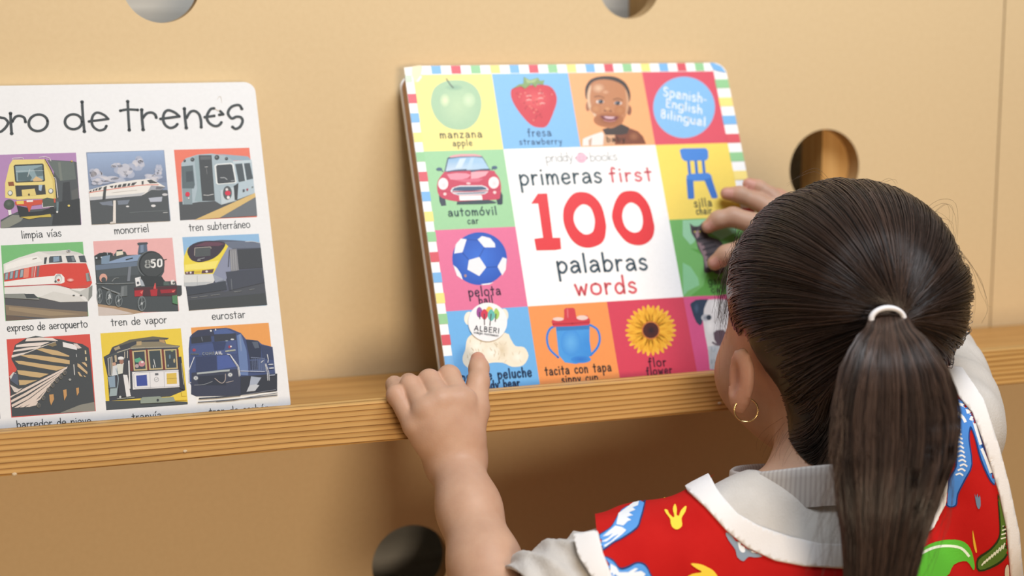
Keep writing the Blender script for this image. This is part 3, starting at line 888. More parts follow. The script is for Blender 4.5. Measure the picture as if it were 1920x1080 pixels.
A.e('#c3c8c8', 657, 498, 40, 48); A.e('#e9eae8', 662, 505, 28, 34); A.e('#c5554d', 658, 513, 16, 16); A.e('#555c60', 625, 528, 13, 13); A.line('#8e9698', '620 490 640 455 680 455', 6, 3)
A.p('#9aa0a0', '964 438 1000 430 1022 520 976 530'); A.p('#7b8282', '985 440 1000 435 1018 515 1000 520'); A.e('#f6dcd6', 792, 512, 44, 22, '#d84f45')
A.p('#8d918d', '50 668 280 665 430 715 445 735 50 712'); A.p('#4c5255', '272 668 380 668 432 715 300 718'); A.e('#b3b6b8', 772, 186, 25, 17); A.e('#6a6e70', 774, 186, 10, 8); A.line('#6a6e70', '370 276 412 266', 6); A.e('#5d6163', 830, 686, 14, 7); A.e('#5d6163', 912, 686, 14, 7)
# 5 steam engine
cell(1, 1, '#e9b4b4'); A.crop(165, 440, 6)
A.p('#b0967b', '110 780 350 800 640 868 500 897 118 914'); A.p('#cfc4be', '112 808 300 835 520 888 118 914')
A.p('#4d5458', '70 240 130 205 260 200 290 240 320 182 420 192 440 230 560 225 585 190 720 182 800 212 862 290 856 420 820 480 872 525 985 520 1000 570 1050 572 1056 680 1005 690 1018 862 640 872 350 812 110 780')
A.p('#8ca2c2', '235 305 420 245 560 225 625 225 590 290 500 302 170 332'); A.p('#6d7d92', '85 345 560 300 570 350 90 400'); A.p('#565e63', '95 400 570 350 570 450 100 480')
A.p('#3b4144', '70 240 180 197 285 212 250 260 90 290'); A.p('#7f96ae', '150 248 250 228 238 320 150 332'); A.e('#c8d2da', 95, 262, 10, 10); A.e('#c8d2da', 150, 256, 8, 8); A.line('#aab6c0', '215 200 220 225', 8)
A.p('#e2dcc9', '318 190 388 184 398 222 320 242'); A.p('#484d50', '322 174 388 168 388 184 326 190'); A.p('#4d5452', '392 196 425 200 432 226 398 228'); A.p('#5a6368', '285 225 320 200 318 240')
A.p('#5f6e82', '575 112 662 106 670 195 558 215'); A.p('#7e8fa6', '590 115 625 112 625 195 590 205'); A.p('#4f565e', '553 98 568 90 662 86 677 100 664 110 562 120')
A.line('#2f3336', '430 282 500 265', 12); A.e('#6a7276', 705, 335, 152, 152, n=56); A.e('#33373a', 715, 336, 146, 148, n=56); A.e('#4b5053', 722, 338, 135, 138, n=56); A.line('#3a3e41', '830 290 885 278', 8)
A.text('#9fa4a4', '8', 272.5, 502, 281.5, 501.5, 9, 3.0, lean=.02); A.text('#eceeee', '50', 283.5, 501.5, 303.5, 499.5, 9, 3.2, lean=.02)
A.p('#3c4144', '590 462 830 472 892 572 600 582'); A.p('#5a6a66', '850 530 905 530 915 572 850 572')
A.p('#55383e', '518 598 1050 572 1057 660 1040 690 530 692'); A.p('#b0363f', '522 630 622 622 612 695 524 698'); A.p('#b0363f', '698 622 782 610 775 690 708 692'); A.p('#9f343e', '810 622 988 612 975 655 820 662')
A.p('#e2766e', '586 648 622 628 604 672'); A.p('#e2766e', '940 635 986 624 955 652'); A.p('#d85a58', '735 610 752 545 760 545 765 612'); A.p('#4a4d50', '1000 574 1052 574 1057 660 1040 690 1000 690')
A.p('#e8eaec', '528 490 590 474 602 570 540 586'); A.e('#5a5f66', 562, 545, 14, 16); A.p('#a9b2bc', '575 480 615 520 640 580 598 582'); A.p('#e3e3e0', '930 515 968 510 978 560 934 563'); A.e('#6a6c6c', 962, 542, 12, 14)
A.p('#7b828c', '455 362 486 360 472 525 438 527'); A.e('#d8a697', 172, 490, 44, 50); A.e('#4d5458', 176, 512, 27, 32); A.line('#8a9093', '270 530 300 495 345 490', 8, 3); A.line('#878e91', '90 552 300 556 520 546', 11)
A.p('#6b7275', '370 582 440 572 442 690 358 702'); A.p('#7d8488', '378 590 405 585 400 690 370 698')
for x, y, a, b in ((130, 692, 32, 88), (235, 715, 38, 82), (345, 745, 42, 72), (605, 778, 48, 86)):
    A.e('#767e82', x, y, a, b); A.e('#4a5154', x + 3, y, a * .75, b * .8); A.line('#8a9296', f'{x} {y-b*.8} {x+4} {y+b*.8}', 7); A.line('#8a9296', f'{x-a*.6} {y+b*.3} {x+a*.6} {y-b*.3}', 7)
    A.e('#b4babd', x, y, a * .25, b * .18)
A.line('#8d9396', '160 592 250 630 355 668', 15); A.p('#b9c0c4', '225 690 250 660 262 730'); A.p('#5a8a66', '945 690 1003 682 1010 790 950 772')
# 6 express
cell(2, 1, '#95bfe5'); A.crop(330, 430, 6)
A.p('#53575f', '110 640 200 660 560 480 700 170 946 150 1026 850 145 914')
A.p('#5b6070', '330 138 500 120 620 122 760 130 946 150 966 440 990 560 560 700 110 650 90 600')
A.p('#6f798c', '480 140 760 132 946 160 948 208 590 215'); A.line('#c9ced4', '780 138 860 135 940 152', 7); A.p('#8f96ae', '500 350 585 195 645 225 625 480 560 565 430 565 415 500')
A.p('#ebd850', '92 300 132 205 200 200 500 190 552 158 588 190 500 345 420 502 96 505 88 385'); A.p('#f4e77a', '100 400 250 380 420 360 480 350 440 440 100 460')
A.p('#46404c', '128 262 148 198 222 152 330 130 460 132 556 160 500 262 430 322 340 358 250 370 170 342', 4); A.p('#6c4c5c', '200 190 330 142 480 145 548 165 480 188'); A.p('#575d60', '208 212 388 198 388 298 216 312')
A.line('#b5ada6', '208 295 212 210 388 198 395 215', 7); A.line('#9aa0a4', '245 338 320 322', 7); A.line('#d0d2d4', '240 350 275 346', 6)
A.p('#654a50', '100 480 206 468 202 506 106 512'); A.p('#654a50', '292 462 428 446 412 490 285 498'); A.e('#e6e0e2', 165, 488, 10, 12); A.e('#e6e0e2', 345, 476, 14, 12); A.e('#c9b9bc', 125, 488, 10, 10); A.p('#d6b648', '215 472 280 465 282 490 216 494')
A.p('#dadcdc', '90 512 412 502 440 560 420 600 270 640 92 642'); A.p('#bfc4c8', '92 600 420 590 270 640 92 642'); A.line('#a4a8aa', '238 520 240 636', 4); A.p('#9ba3b4', '412 502 440 600 560 560 568 640 570 610 530 560')
A.p('#484c52', '690 228 955 212 972 430 705 450'); A.p('#8b8d93', '600 225 682 220 708 460 620 485')
for x in (615, 640, 665):
    A.line('#a9abae', f'{x} 240 {x+12} 460', 6)
A.line('#4b4f5a', '600 240 590 420', 10); A.p('#4d525e', '560 480 960 440 990 600 600 690'); A.p('#474d57', '110 652 420 612 560 580 572 680 130 745'); A.line('#7d838a', '620 560 630 680', 6)
for s in ('170 772 240 765', '265 760 350 750', '390 745 490 732', '650 706 735 695', '825 682 882 672'):
    A.line('#8d9294', s, 6)
A.line('#c4c6c6', '840 838 905 833', 9); A.p('#4a4f52', '150 800 1000 720 1026 850 145 914')
# 7 plough
cell(0, 2, '#d8584f'); A.crop(0, 615, 5.684)
A.p('#4b5054', '100 510 170 462 180 440 120 330 160 180 280 108 380 84 480 100 640 120 770 150 880 172 945 212 960 300 1015 884 126 945')
A.p('#8d8d85', '640 905 850 820 1005 788 1015 884'); 
for s in ('285 112 420 100 560 106 620 138 480 132 268 142', '172 182 300 162 470 152 530 150 430 190 168 204', '150 235 300 208 440 192 400 218 138 256', '125 290 230 268 300 255 250 285 122 312'):
    A.p('#e9ded8', s)
A.line('#ddd6cd', '130 312 280 266 440 202 592 150', 9, 3); A.p('#8a7c60', '500 180 590 150 605 185 560 200')
for s in ('385 228 450 215 610 242 740 296 736 308 560 286', '215 292 330 284 560 310 742 345 742 386 560 362 300 318', '158 350 230 352 500 392 715 418 600 455 400 420 200 384', '182 450 260 455 520 490 425 530 320 518 198 494', '200 555 330 558 398 556 270 606 206 610'):
    A.p('#ccb083', s)
for s in ('108 728 180 695 250 648 720 410 712 434 260 672 160 716 112 746', '116 772 270 690 682 450 670 472 280 715 120 796', '122 820 300 722 642 490 628 512 300 760 128 845', '150 852 320 755 602 535 586 558 330 790 190 850',
          '210 848 350 765 562 580 545 606 360 792 250 845', '270 845 420 745 515 632 500 660 430 760 320 838', '300 845 390 790 405 790 385 825'):
    A.p('#e2d3c9', s)
A.p('#dad5d1', '100 520 140 472 175 485 115 548'); A.p('#dcd2cb', '105 602 200 652 242 640 182 688 150 682'); A.p('#5b6476', '150 480 190 500 195 620 110 560')
A.p('#eae8ea', '668 150 822 186 820 236 672 202'); A.p('#d8cbc8', '780 165 820 168 872 215 830 222'); A.p('#d9cba8', '903 240 916 240 920 280 905 278'); A.p('#d9cba8', '908 312 922 310 926 350 910 350'); A.line('#e6e6e4', '786 392 795 500', 8); A.line('#cfd3d6', '812 280 816 310', 6)
for s in ('825 378 845 385 932 470 930 496 826 412', '868 368 905 366 926 390 928 420', '826 470 845 470 880 520 850 515', '890 500 920 525 895 520'):
    A.p('#cdb28c', s)
for s in ('525 712 570 706 576 760 545 826 530 780', '672 662 708 655 712 720 685 775', '810 642 840 636 842 690 820 724'):
    A.p('#c89a66', s)
for x, y in ((515, 662), (462, 745), (412, 826), (560, 612), (604, 562), (648, 520), (690, 478)):
    A.e('#76736b', x, y, 20, 25); A.e('#55565a', x + 5, y + 3, 11, 15)
A.e('#a5a8a8', 745, 552, 14, 12)
# 8 tram
cell(1, 2, '#ebd04d'); A.crop(180, 605, 6)
A.p('#4d5459', '107 882 500 872 1000 888 1030 892 1031 920 116 986')
A.p('#474b54', '85 385 150 350 180 280 380 192 640 155 822 172 800 190 772 192 790 240 945 262 922 290 960 740 1002 760 830 832 500 852 150 882 130 600')
A.p('#8b8470', '382 278 500 218 770 212 800 245 932 265 400 286'); A.p('#6b685c', '180 276 380 196 640 155 822 172 700 188 440 208 300 250'); A.p('#b6a17c', '455 212 512 208 512 252 455 258'); A.p('#b6976e', '710 190 770 190 776 232 715 215'); A.p('#a99c80', '200 285 260 262 275 292 215 315')
A.p('#545c60', '85 390 240 330 385 284 385 300 120 396'); A.line('#bbb6a6', '240 335 385 290 560 282 932 272', 9)
for s in ('372 300 412 310 418 545 388 545', '556 300 586 300 602 532 575 540', '734 300 766 300 782 530 750 532', '903 295 928 300 946 530 915 522'):
    A.p('#783d3a', s)
for s, t in (('405 320 560 308 577 536 425 542', '424 332 545 324 558 520 440 526'), ('580 306 736 298 754 524 600 532', '596 318 720 312 738 510 614 518'), ('760 304 905 295 922 520 780 526', '776 316 892 310 906 506 792 512')):
    A.p('#c8b78a', s); A.p('#465056', t)
A.p('#5fae8c', '432 412 490 392 522 425 500 450 445 448'); A.e('#c98c94', 515, 462, 36, 34); A.e('#b9a7aa', 460, 488, 22, 22); A.e('#e4dfe0', 520, 445, 16, 12); A.line('#e0e3e2', '650 415 668 500', 7); A.line('#e0e3e2', '645 480 648 510', 9); A.e('#6f8a98', 830, 385, 10, 26); A.e('#c2b48c', 880, 430, 10, 24); A.e('#9aa878', 855, 318, 14, 10); A.e('#8d9ca6', 812, 485, 8, 14)
A.p('#e9e9ed', '406 556 940 530 953 726 414 754')
for s in ('425 580 440 566 925 545 932 560 942 700 930 716 445 738 428 725 425 580', '605 560 612 735', '765 552 772 726'):
    A.line('#9c9fa6', s, 4)
A.p('#4656a2', '450 598 570 586 579 710 460 716'); A.p('#dec05a', '793 573 905 565 911 688 798 693'); A.line('#b49c48', '796 632 908 626', 5); A.e('#aeb0b4', 680, 640, 27, 29); A.e('#e6e6ea', 680, 640, 20, 22); A.line('#8f9196', '668 648 694 630', 5); A.p('#70737a', '662 570 700 568 702 592 664 594')
A.p('#a5a7a4', '128 402 165 386 182 600 140 600'); A.p('#5b5f64', '142 405 158 398 168 590 152 592'); A.p('#b9ad96', '170 385 182 380 195 560 182 560'); A.p('#b9ad96', '205 372 230 365 235 440 215 450'); A.p('#c9c3b4', '318 330 326 328 326 400 318 405'); A.p('#c9c3b4', '350 318 358 316 358 400 350 402')
A.p('#8ea4b8', '130 612 212 600 218 730 155 738'); A.p('#9eafb4', '160 742 242 735 232 822 150 832'); A.line('#6a747c', '140 735 240 728', 7)
A.p('#d7dce1', '188 490 235 478 240 590 180 602'); A.e('#c7a08c', 205, 468, 20, 20); A.p('#d9dbd3', '232 470 312 455 308 570 248 585'); A.p('#484a50', '308 470 372 440 372 605 298 592'); A.e('#a57a6a', 286, 440, 24, 28); A.e('#f0f0f0', 280, 402, 34, 18); A.line('#d8d8d8', '252 415 310 412', 12)
A.p('#43464c', '243 590 312 590 336 836 260 838'); A.p('#e8e8ea', '304 588 352 590 388 818 396 828 342 838'); A.line('#a9bcc8', '225 520 240 580 250 640 240 740', 8, 3); A.p('#e5e5e6', '362 430 376 428 387 745 373 748'); A.line('#9aa09c', '240 858 340 850 430 842', 11); A.e('#c9cccc', 272, 838, 12, 14)
A.p('#93a095', '498 868 520 842 720 830 742 846 870 838 892 888 780 900 500 912'); A.e('#3f464a', 694, 875, 14, 16); A.p('#ebd04d', '870 838 1024 832 1028 872 888 878'); A.p('#3c404a', '920 390 958 385 1003 760 942 742'); A.p('#ebd04d', '960 776 1016 770 1019 826 965 830'); A.line('#c9c6b0', '960 460 985 700', 5)
# 9 diesel
cell(2, 2, '#eba45d'); A.crop(350, 595, 5.4)
A.p('#f4f4f1', '92 800 500 790 915 748 932 800 925 870 100 885')
A.p('#465580', '30 200 60 165 112 130 260 115 400 106 440 114 550 160 600 222 720 236 760 272 870 300 916 748 540 790 100 802 45 780 45 692 30 660 20 320')
A.p('#3f455c', '48 178 112 130 260 118 400 110 500 165 500 182 260 192 55 205'); A.p('#53679c', '270 130 400 112 495 162 280 172')
A.p('#3b404c', '42 205 245 182 252 246 48 268'); A.p('#3f4552', '275 178 492 160 502 228 282 248'); A.e('#d5dade', 462, 224, 18, 8); A.e('#8e99a8', 405, 238, 14, 6); A.line('#7d879a', '150 200 160 240', 6); A.e('#e2e4e6', 245, 136, 10, 10); A.e('#cfd3d8', 292, 126, 7, 10)
A.p('#3c4769', '90 400 300 390 306 540 96 562'); A.p('#5064a4', '306 390 420 382 505 500 312 532'); A.p('#4c5c8c', '40 290 500 235 510 370 30 390'); A.p('#3c486c', '260 250 400 250 380 330 280 340')
A.p('#6c84b4', '508 185 548 165 605 330 622 500 622 590 540 582'); A.p('#8094bc', '528 180 545 175 560 340 545 345'); A.p('#363e54', '600 226 720 238 752 300 752 420 640 428'); A.p('#5c6678', '660 250 720 245 735 310 690 315'); A.p('#56668f', '640 430 785 420 805 545 640 548'); A.p('#3d4660', '640 440 720 435 725 530 645 535'); A.p('#3f4a6a', '752 280 868 305 880 430 770 410')
A.p('#40465a', '50 562 540 522 546 790 100 802 45 775'); A.p('#353b4a', '100 600 380 580 400 690 120 690'); A.p('#383d48', '545 600 916 570 916 748 545 790')
A.e('#a4485c', 75, 332, 17, 16); A.e('#a4485c', 436, 300, 15, 15); A.e('#dfe2e4', 448, 296, 9, 8)
for x, y in ((92, 616), (440, 583)):
    A.e('#767d88', x, y, 27, 24); A.e('#d4d7da', x, y, 20, 17); A.e('#8f969e', x, y, 8, 7)
A.p('#aeb7ba', '102 562 370 533 437 528 432 548 372 552 104 580')
A.line('#e4e6ea', '410 374 440 380 525 500 540 592', 8); A.line('#c9cdd4', '445 395 515 505 530 600', 5); A.line('#e4e6ea', '76 405 20 545 24 660 42 662', 7); A.line('#b7aca8', '285 620 350 668 388 640 392 575', 7, 4); A.line('#b7aca8', '400 662 470 645', 6); A.line('#8d939c', '75 688 180 680 260 650', 6, 3)
A.text('#7d8798', 'CONR', 350 + 160 / 5.4, 595 + 384 / 5.4, 350 + 280 / 5.4, 595 + 378 / 5.4, 3.2, 1.6, lean=.02); A.text('#e0e3e8', 'AIL', 350 + 290 / 5.4, 595 + 377 / 5.4, 350 + 358 / 5.4, 595 + 373 / 5.4, 3.2, 1.7, lean=.02)
for x in range(398, 490, 16):
    A.line('#c5ccc0', f'{x} {345-(x-398)*.12} {x+8} {343-(x-398)*.12}', 16)
for x in range(45, 120, 16):
    A.line('#6f7a80', f'{x} 375 {x+8} 374', 12)
A.p('#aab4c6', '650 600 755 612 700 700 605 755 635 690'); A.p('#c6ccd4', '635 690 700 680 735 690 690 748 605 755')
A.line('#b9c2d8', '545 545 640 548 790 552', 9); A.line('#8b97b4', '650 408 785 418 795 552', 5)
for x in range(660, 790, 18):
    A.line('#7482a4', f'{x} 412 {x+6} 545', 4)
A.line('#dfe2e8', '800 470 830 560 835 640', 6); A.line('#dfe2e8', '795 480 815 560 820 640', 6); A.line('#e4e7ec', '815 380 825 430 820 460', 7)
A.line('#cfd5e0', '832 480 870 478', 12); A.line('#cfd5e0', '838 518 876 515', 14); A.line('#cfd5e0', '752 460 775 440', 8); A.line('#aab3c8', '840 590 890 585', 10)
A.line('#575c68', '116 862 300 850 500 832 915 790', 9); A.line('#575c68', '300 856 480 840 700 800 916 768', 6); A.line('#474c58', '130 825 300 815 540 790', 16); A.line('#8d919c', '560 790 900 735', 5)
# captions
A.n = 5
tc = '#54595d'
for s, x0, y0, x1, y1 in (('limpia vías', 41, 447, 115, 443), ('monorriel', 215, 439, 279, 434.5), ('tren subterráneo', 355, 433.5, 469, 426.5), ('expreso de aeropuerto', 14, 621.5, 164, 613.5), ('tren de vapor', 209, 611, 313, 605.5), ('eurostar', 398, 599.5, 460, 595.5),
                          ('barredor de nieve', 32, 803, 171, 795), ('tranvía', 248, 789, 303, 784.5), ('tren de carbón', 393, 779, 505, 771)):
    A.text(tc, s, x0, y0, x1, y1, 8.6, 1.7, track=.2, lean=.1)
# title
A.n = 8
TT = '#4a5053'
A.crop(0, 150, 6.857)
W = 37
for s, sm, ba in (('-150 440 0 482 60 495 103 545 85 595 45 640 0 668 -110 690', 5, 0), ('135 430 140 560 150 690', 3, .35), ('158 535 200 475 258 462 312 488 328 540', 5, .15),
              ('1055 282 1066 470 1085 664', 3, .35), ('1145 534 1390 502', 0, .1), ('1390 502 1340 452 1255 420 1200 452 1178 530 1200 600 1260 645 1310 645 1350 625 1368 590', 5, 0),
              ('1642 276 1650 460 1662 645', 3, .35), ('1548 396 1640 380 1770 386', 3, .2), ('-110 300 -130 680', 0, .35), ('-230 460 -240 690', 0, .35), ('-235 340 -236 345', 0, .3), ('-360 290 -350 690 -270 680', 3, .2)):
    A.line(TT, s, W, sm, ba)
def oval(x, y, rx, ry, rot=0):
    return [(x + rx * math.cos(t) * math.cos(rot) - ry * math.sin(t) * math.sin(rot), y + rx * math.cos(t) * math.sin(rot) + ry * math.sin(t) * math.cos(rot)) for t in [2 * math.pi * k / 30 for k in range(31)]]
A.line(TT, '', W, 0, 0, raw=oval(492, 551, 122, 106, -.2)); A.line(TT, '', W, 0, 0, raw=oval(945, 538, 110, 96, 0))
A.crop(220, 150, 6.857)
for s, sm, ba in (('313 385 318 500 332 640', 3, .35), ('330 485 378 432 440 420 485 445 500 484', 5, .15), ('555 502 797 470', 0, .1), ('797 470 740 420 655 390 605 425 588 500 610 570 660 612 705 615 748 595 772 568', 5, 0),
              ('862 370 870 480 886 618', 3, .35), ('890 485 940 412 1000 402 1052 445 1074 520 1078 608', 5, .2), ('1125 480 1245 462', 0, .1), ('1312 450 1360 442', 0, .1), ('1245 366 1200 376 1160 440 1150 490 1180 552 1240 590 1292 590 1325 566 1338 545', 5, 0), ('1325 404 1360 442', 0, 0),
              ('1600 372 1572 328 1520 326 1455 358 1422 430 1470 496 1530 474 1588 482 1610 530 1580 600 1522 630 1482 606', 5, .2)):
    A.line(TT, s, W, sm, ba)
A.line('#dcd6cc', '1285 250 1310 215 1335 225 1340 290', 6, 4); A.line('#d9cfc2', '1260 370 1290 395 1320 385', 10, 3)
A.crop(0, 0, 1)
A.text(TT, 'Mi gran', -265, 268, -85, 262, 26, 5.2, ball=.2)
A.build('cover', M_PRINT_MATT, b2)
slab('cover_board', O2, U2, V2, N2, loop2, 0.0, 0.0022, M_PAGES_W, b2)
slab('pages', O2, U2, V2, N2, rounded(E2[0] + .1, E2[1] + .02, E2[2] - .08, E2[3] - .08, .7), 0.0022, 0.0128, M_PAGES_W, b2)
slab('back_cover', O2, U2, V2, N2, loop2, 0.0128, 0.015, M_PAGES_W, b2)
# ------------------------------------------------------------------ smooth solids (distance fields meshed into one skin)
def axis(lo, hi, h, fine=()):
    out = [lo]
    while out[-1] < hi:
        x = out[-1]
        st = h
        for a, b, s in fine:
            if a <= x < b:
                st = min(st, s)
        out.append(x + st)
    return np.array(out, np.float32)

class Field:
    def __init__(self, X, Y, Z):
        self.A = (X, Y, Z)
        self.V = np.full((len(X), len(Y), len(Z)), 1.0, np.float32)
    def block(self, lo, hi):
        sl = []
        for a, l, h in zip(self.A, lo, hi):
            i, j = np.searchsorted(a, l), np.searchsorted(a, h)
            sl.append(slice(max(i - 1, 0), min(j + 1, len(a))))
        g = np.meshgrid(*[a[s] for a, s in zip(self.A, sl)], indexing='ij', sparse=True)
        return tuple(sl), g
    def merge(self, sl, d, k):
        a = self.V[sl]
        if k > 0:
            h = np.clip(0.5 + 0.5 * (a - d) / k, 0, 1)
            self.V[sl] = a * (1 - h) + d * h - k * h * (1 - h)
        else:
            self.V[sl] = np.minimum(a, d)
    def cone(self, p0, r0, p1, r1, k=0.006, flat=None):
        p0, p1 = np.asarray(p0, float), np.asarray(p1, float)
        m = max(r0, r1) + k * 1.5 + 0.01
        sl, (x, y, z) = self.block(np.minimum(p0, p1) - m, np.maximum(p0, p1) + m)
        d = p1 - p0
        L = d @ d + 1e-12
        t = np.clip(((x - p0[0]) * d[0] + (y - p0[1]) * d[1] + (z - p0[2]) * d[2]) / L, 0, 1)
        q = np.sqrt((x - p0[0] - t * d[0]) ** 2 + (y - p0[1] - t * d[1]) ** 2 + (z - p0[2] - t * d[2]) ** 2)
        self.merge(sl, (q - (r0 + (r1 - r0) * t)).astype(np.float32), k)
    def chain(self, pts, k=0.005):
        for a, b in zip(pts[:-1], pts[1:]):
            self.cone(a[0], a[1], b[0], b[1], k)
    def ell(self, c, r, axes=((1, 0, 0), (0, 1, 0), (0, 0, 1)), k=0.01, cut=False):
        c = np.asarray(c, float)
        m = max(r) + k * 1.5 + 0.01
        sl, (x, y, z) = self.block(c - m, c + m)
        q0 = q1 = 0
        for ax, rr in zip(axes, r):
            l = (x - c[0]) * ax[0] + (y - c[1]) * ax[1] + (z - c[2]) * ax[2]
            q0 = q0 + (l / rr) ** 2
            q1 = q1 + (l / (rr * rr)) ** 2
        k0, k1 = np.sqrt(q0), np.sqrt(q1) + 1e-9
        d = (k0 * (k0 - 1) / k1).astype(np.float32)
        if cut:
            a = self.V[sl]
            h = np.clip(0.5 - 0.5 * (a + d) / k, 0, 1)
            self.V[sl] = a * (1 - h) - d * h + k * h * (1 - h)
        else:
            self.merge(sl, d, k)
    def merge_field(self, other, k):
        self.merge((slice(None),) * 3, other.V, k)
    def surface(self):
        V = self.V
        s = V < 0
        nx, ny, nz = V.shape
        cnt = np.zeros((nx - 1, ny - 1, nz - 1), np.int8)
        cor = [(i, j, k) for i in (0, 1) for j in (0, 1) for k in (0, 1)]
        for i, j, k in cor:
            cnt += s[i:nx - 1 + i, j:ny - 1 + j, k:nz - 1 + k]
        act = (cnt > 0) & (cnt < 8)
        I, J, K = np.nonzero(act)
        idx = np.full(act.shape, -1, np.int32)
        idx[I, J, K] = np.arange(len(I))
        X, Y, Z = self.A
        val = {c: V[I + c[0], J + c[1], K + c[2]] for c in cor}
        pos = {c: np.stack([X[I + c[0]], Y[J + c[1]], Z[K + c[2]]], 1).astype(np.float64) for c in cor}
        acc = np.zeros((len(I), 3))
        n = np.zeros(len(I))
        for a in cor:
            for ax in range(3):
                if a[ax]:
                    continue
                b = tuple(1 if q == ax else a[q] for q in range(3))
                va, vb = val[a], val[b]
                m = (va < 0) != (vb < 0)
                t = (va[m] / (va[m] - vb[m]))[:, None]
                acc[m] += pos[a][m] * (1 - t) + pos[b][m] * t
                n[m] += 1
        P = acc / n[:, None]
        F = []
        for ax in range(3):
            o = [q for q in range(3) if q != ax]
            a = s.take(range(s.shape[ax] - 1), ax)
            b = s.take(range(1, s.shape[ax]), ax)
            ch = np.argwhere(a != b)
            ch = ch[(ch[:, o[0]] > 0) & (ch[:, o[1]] > 0) & (ch[:, o[0]] < s.shape[o[0]] - 1) & (ch[:, o[1]] < s.shape[o[1]] - 1)]
            inside = a[ch[:, 0], ch[:, 1], ch[:, 2]]
            q = []
            for d0, d1 in ((-1, -1), (0, -1), (0, 0), (-1, 0)):
                c = ch.copy()
                c[:, o[0]] += d0
                c[:, o[1]] += d1
                q.append(idx[c[:, 0], c[:, 1], c[:, 2]])
            q = np.stack(q, 1)
            flip = inside if ax != 1 else ~inside
            q[~flip] = q[~flip][:, ::-1]
            F.append(q)
        F = np.concatenate(F)
        F = F[(F >= 0).all(1)]
        return P, F

def relax(P, F, it=2, lam=0.5):
    e = np.concatenate([F[:, [i, (i + 1) % 4]] for i in range(4)])
    e = np.concatenate([e, e[:, ::-1]])
    deg = np.bincount(e[:, 0], minlength=len(P))[:, None]
    for _ in range(it):
        for l in (lam, -lam * 1.03):
            s = np.stack([np.bincount(e[:, 0], P[e[:, 1], c], minlength=len(P)) for c in range(3)], 1)
            P = P + l * (s / np.maximum(deg, 1) - P)
    return P

def normals(P, F):
    n = np.zeros_like(P)
    fn = np.cross(P[F[:, 2]] - P[F[:, 0]], P[F[:, -1]] - P[F[:, 1]]) if F.shape[1] == 4 else np.cross(P[F[:, 1]] - P[F[:, 0]], P[F[:, 2]] - P[F[:, 0]])
    for c in range(F.shape[1]):
        for k in range(3):
            n[:, k] += np.bincount(F[:, c], fn[:, k], minlength=len(P))
    return n / (np.linalg.norm(n, axis=1)[:, None] + 1e-12)

def clip(P, F, f, extra=()):
    """keep the part of a mesh where f > 0, cut cleanly along the zero line"""
    T = np.concatenate([F[:, [0, 1, 2]], F[:, [0, 2, 3]]]) if F.shape[1] == 4 else F
    pos = f > 0
    c = pos[T].sum(1)
    verts = [tuple(p) for p in P]
    ex = [list(e) for e in extra]
    cache = {}
    def mid(a, b):
        k = (a, b) if a < b else (b, a)
        if k not in cache:
            t = f[a] / (f[a] - f[b])
            verts.append(tuple(P[a] * (1 - t) + P[b] * t))
            for q, e in zip(ex, extra):
                q.append(e[a] * (1 - t) + e[b] * t)
            cache[k] = len(verts) - 1
        return cache[k]
    out = [tuple(t) for t in T[c == 3]]
    for t in T[(c == 1) | (c == 2)]:
        t = [int(i) for i in t]
        k = [i for i in range(3) if pos[t[i]] == (pos[t].sum() == 1)][0]
        a, b, d = t[k], t[(k + 1) % 3], t[(k + 2) % 3]
        ab, ad = mid(a, b), mid(a, d)
        if pos[a]:
            out.append((a, ab, ad))
        else:
            out += [(ab, b, d), (ab, d, ad)]
    used = np.unique(np.array(out))
    mp = np.full(len(verts), -1)
    mp[used] = np.arange(len(used))
    return np.array(verts)[used], mp[np.array(out)], [np.array(q)[used] for q in ex]

def sdpoly(q, poly):
    """signed distance in pixels, positive inside"""
    poly = np.array(poly, float)
    d = np.full(len(q), 1e9)
    inside = np.zeros(len(q), bool)
    for i in range(len(poly)):
        a, b = poly[i], poly[(i + 1) % len(poly)]
        e = b - a
        w = q - a
        t = np.clip((w @ e) / (e @ e), 0, 1)
        d = np.minimum(d, np.hypot(*(w - t[:, None] * e).T))
        c = (a[1] > q[:, 1]) != (b[1] > q[:, 1])
        inside ^= c & (q[:, 0] < e[0] * (q[:, 1] - a[1]) / (e[1] + 1e-12) + a[0])
    return np.where(inside, d, -d)

# ------------------------------------------------------------------ the child: skeleton
HC = at(1576, 562, -0.252)
PHI = math.radians(10.6)
HF = np.array([math.sin(PHI), math.cos(PHI), 0.0]); HL = np.array([-math.cos(PHI), math.sin(PHI), 0.0]); HU = np.array([0, 0, 1.0])
TILT = math.radians(-4)                             # the head bends slightly towards the book
HF, HU = HF * math.cos(TILT) + HU * math.sin(TILT), HU * math.cos(TILT) - HF * math.sin(TILT)
def hd(l, f, u):
    return HC + HL * l + HF * f + HU * u
def hcoord(P):
    q = np.atleast_2d(P) - HC
    return np.stack([q @ HL, q @ HF, q @ HU], 1)
HAX = (HL, HF, HU)
NB = at(1535, 905, -0.285)
LS, RS = at(1205, 1062, -0.298), at(1768, 806, -0.288)
LE, LW = at(948, 1195, -0.305), at(853, 862, -0.182)
RE, RW = at(1738, 690, -0.203), at(1492, 440, -0.112)
MID = (LS + RS) / 2
CHEST = MID + np.array([0.0, 0.0, -0.105])
HIP = np.array([MID[0] - 0.005, -0.285, 0.40])

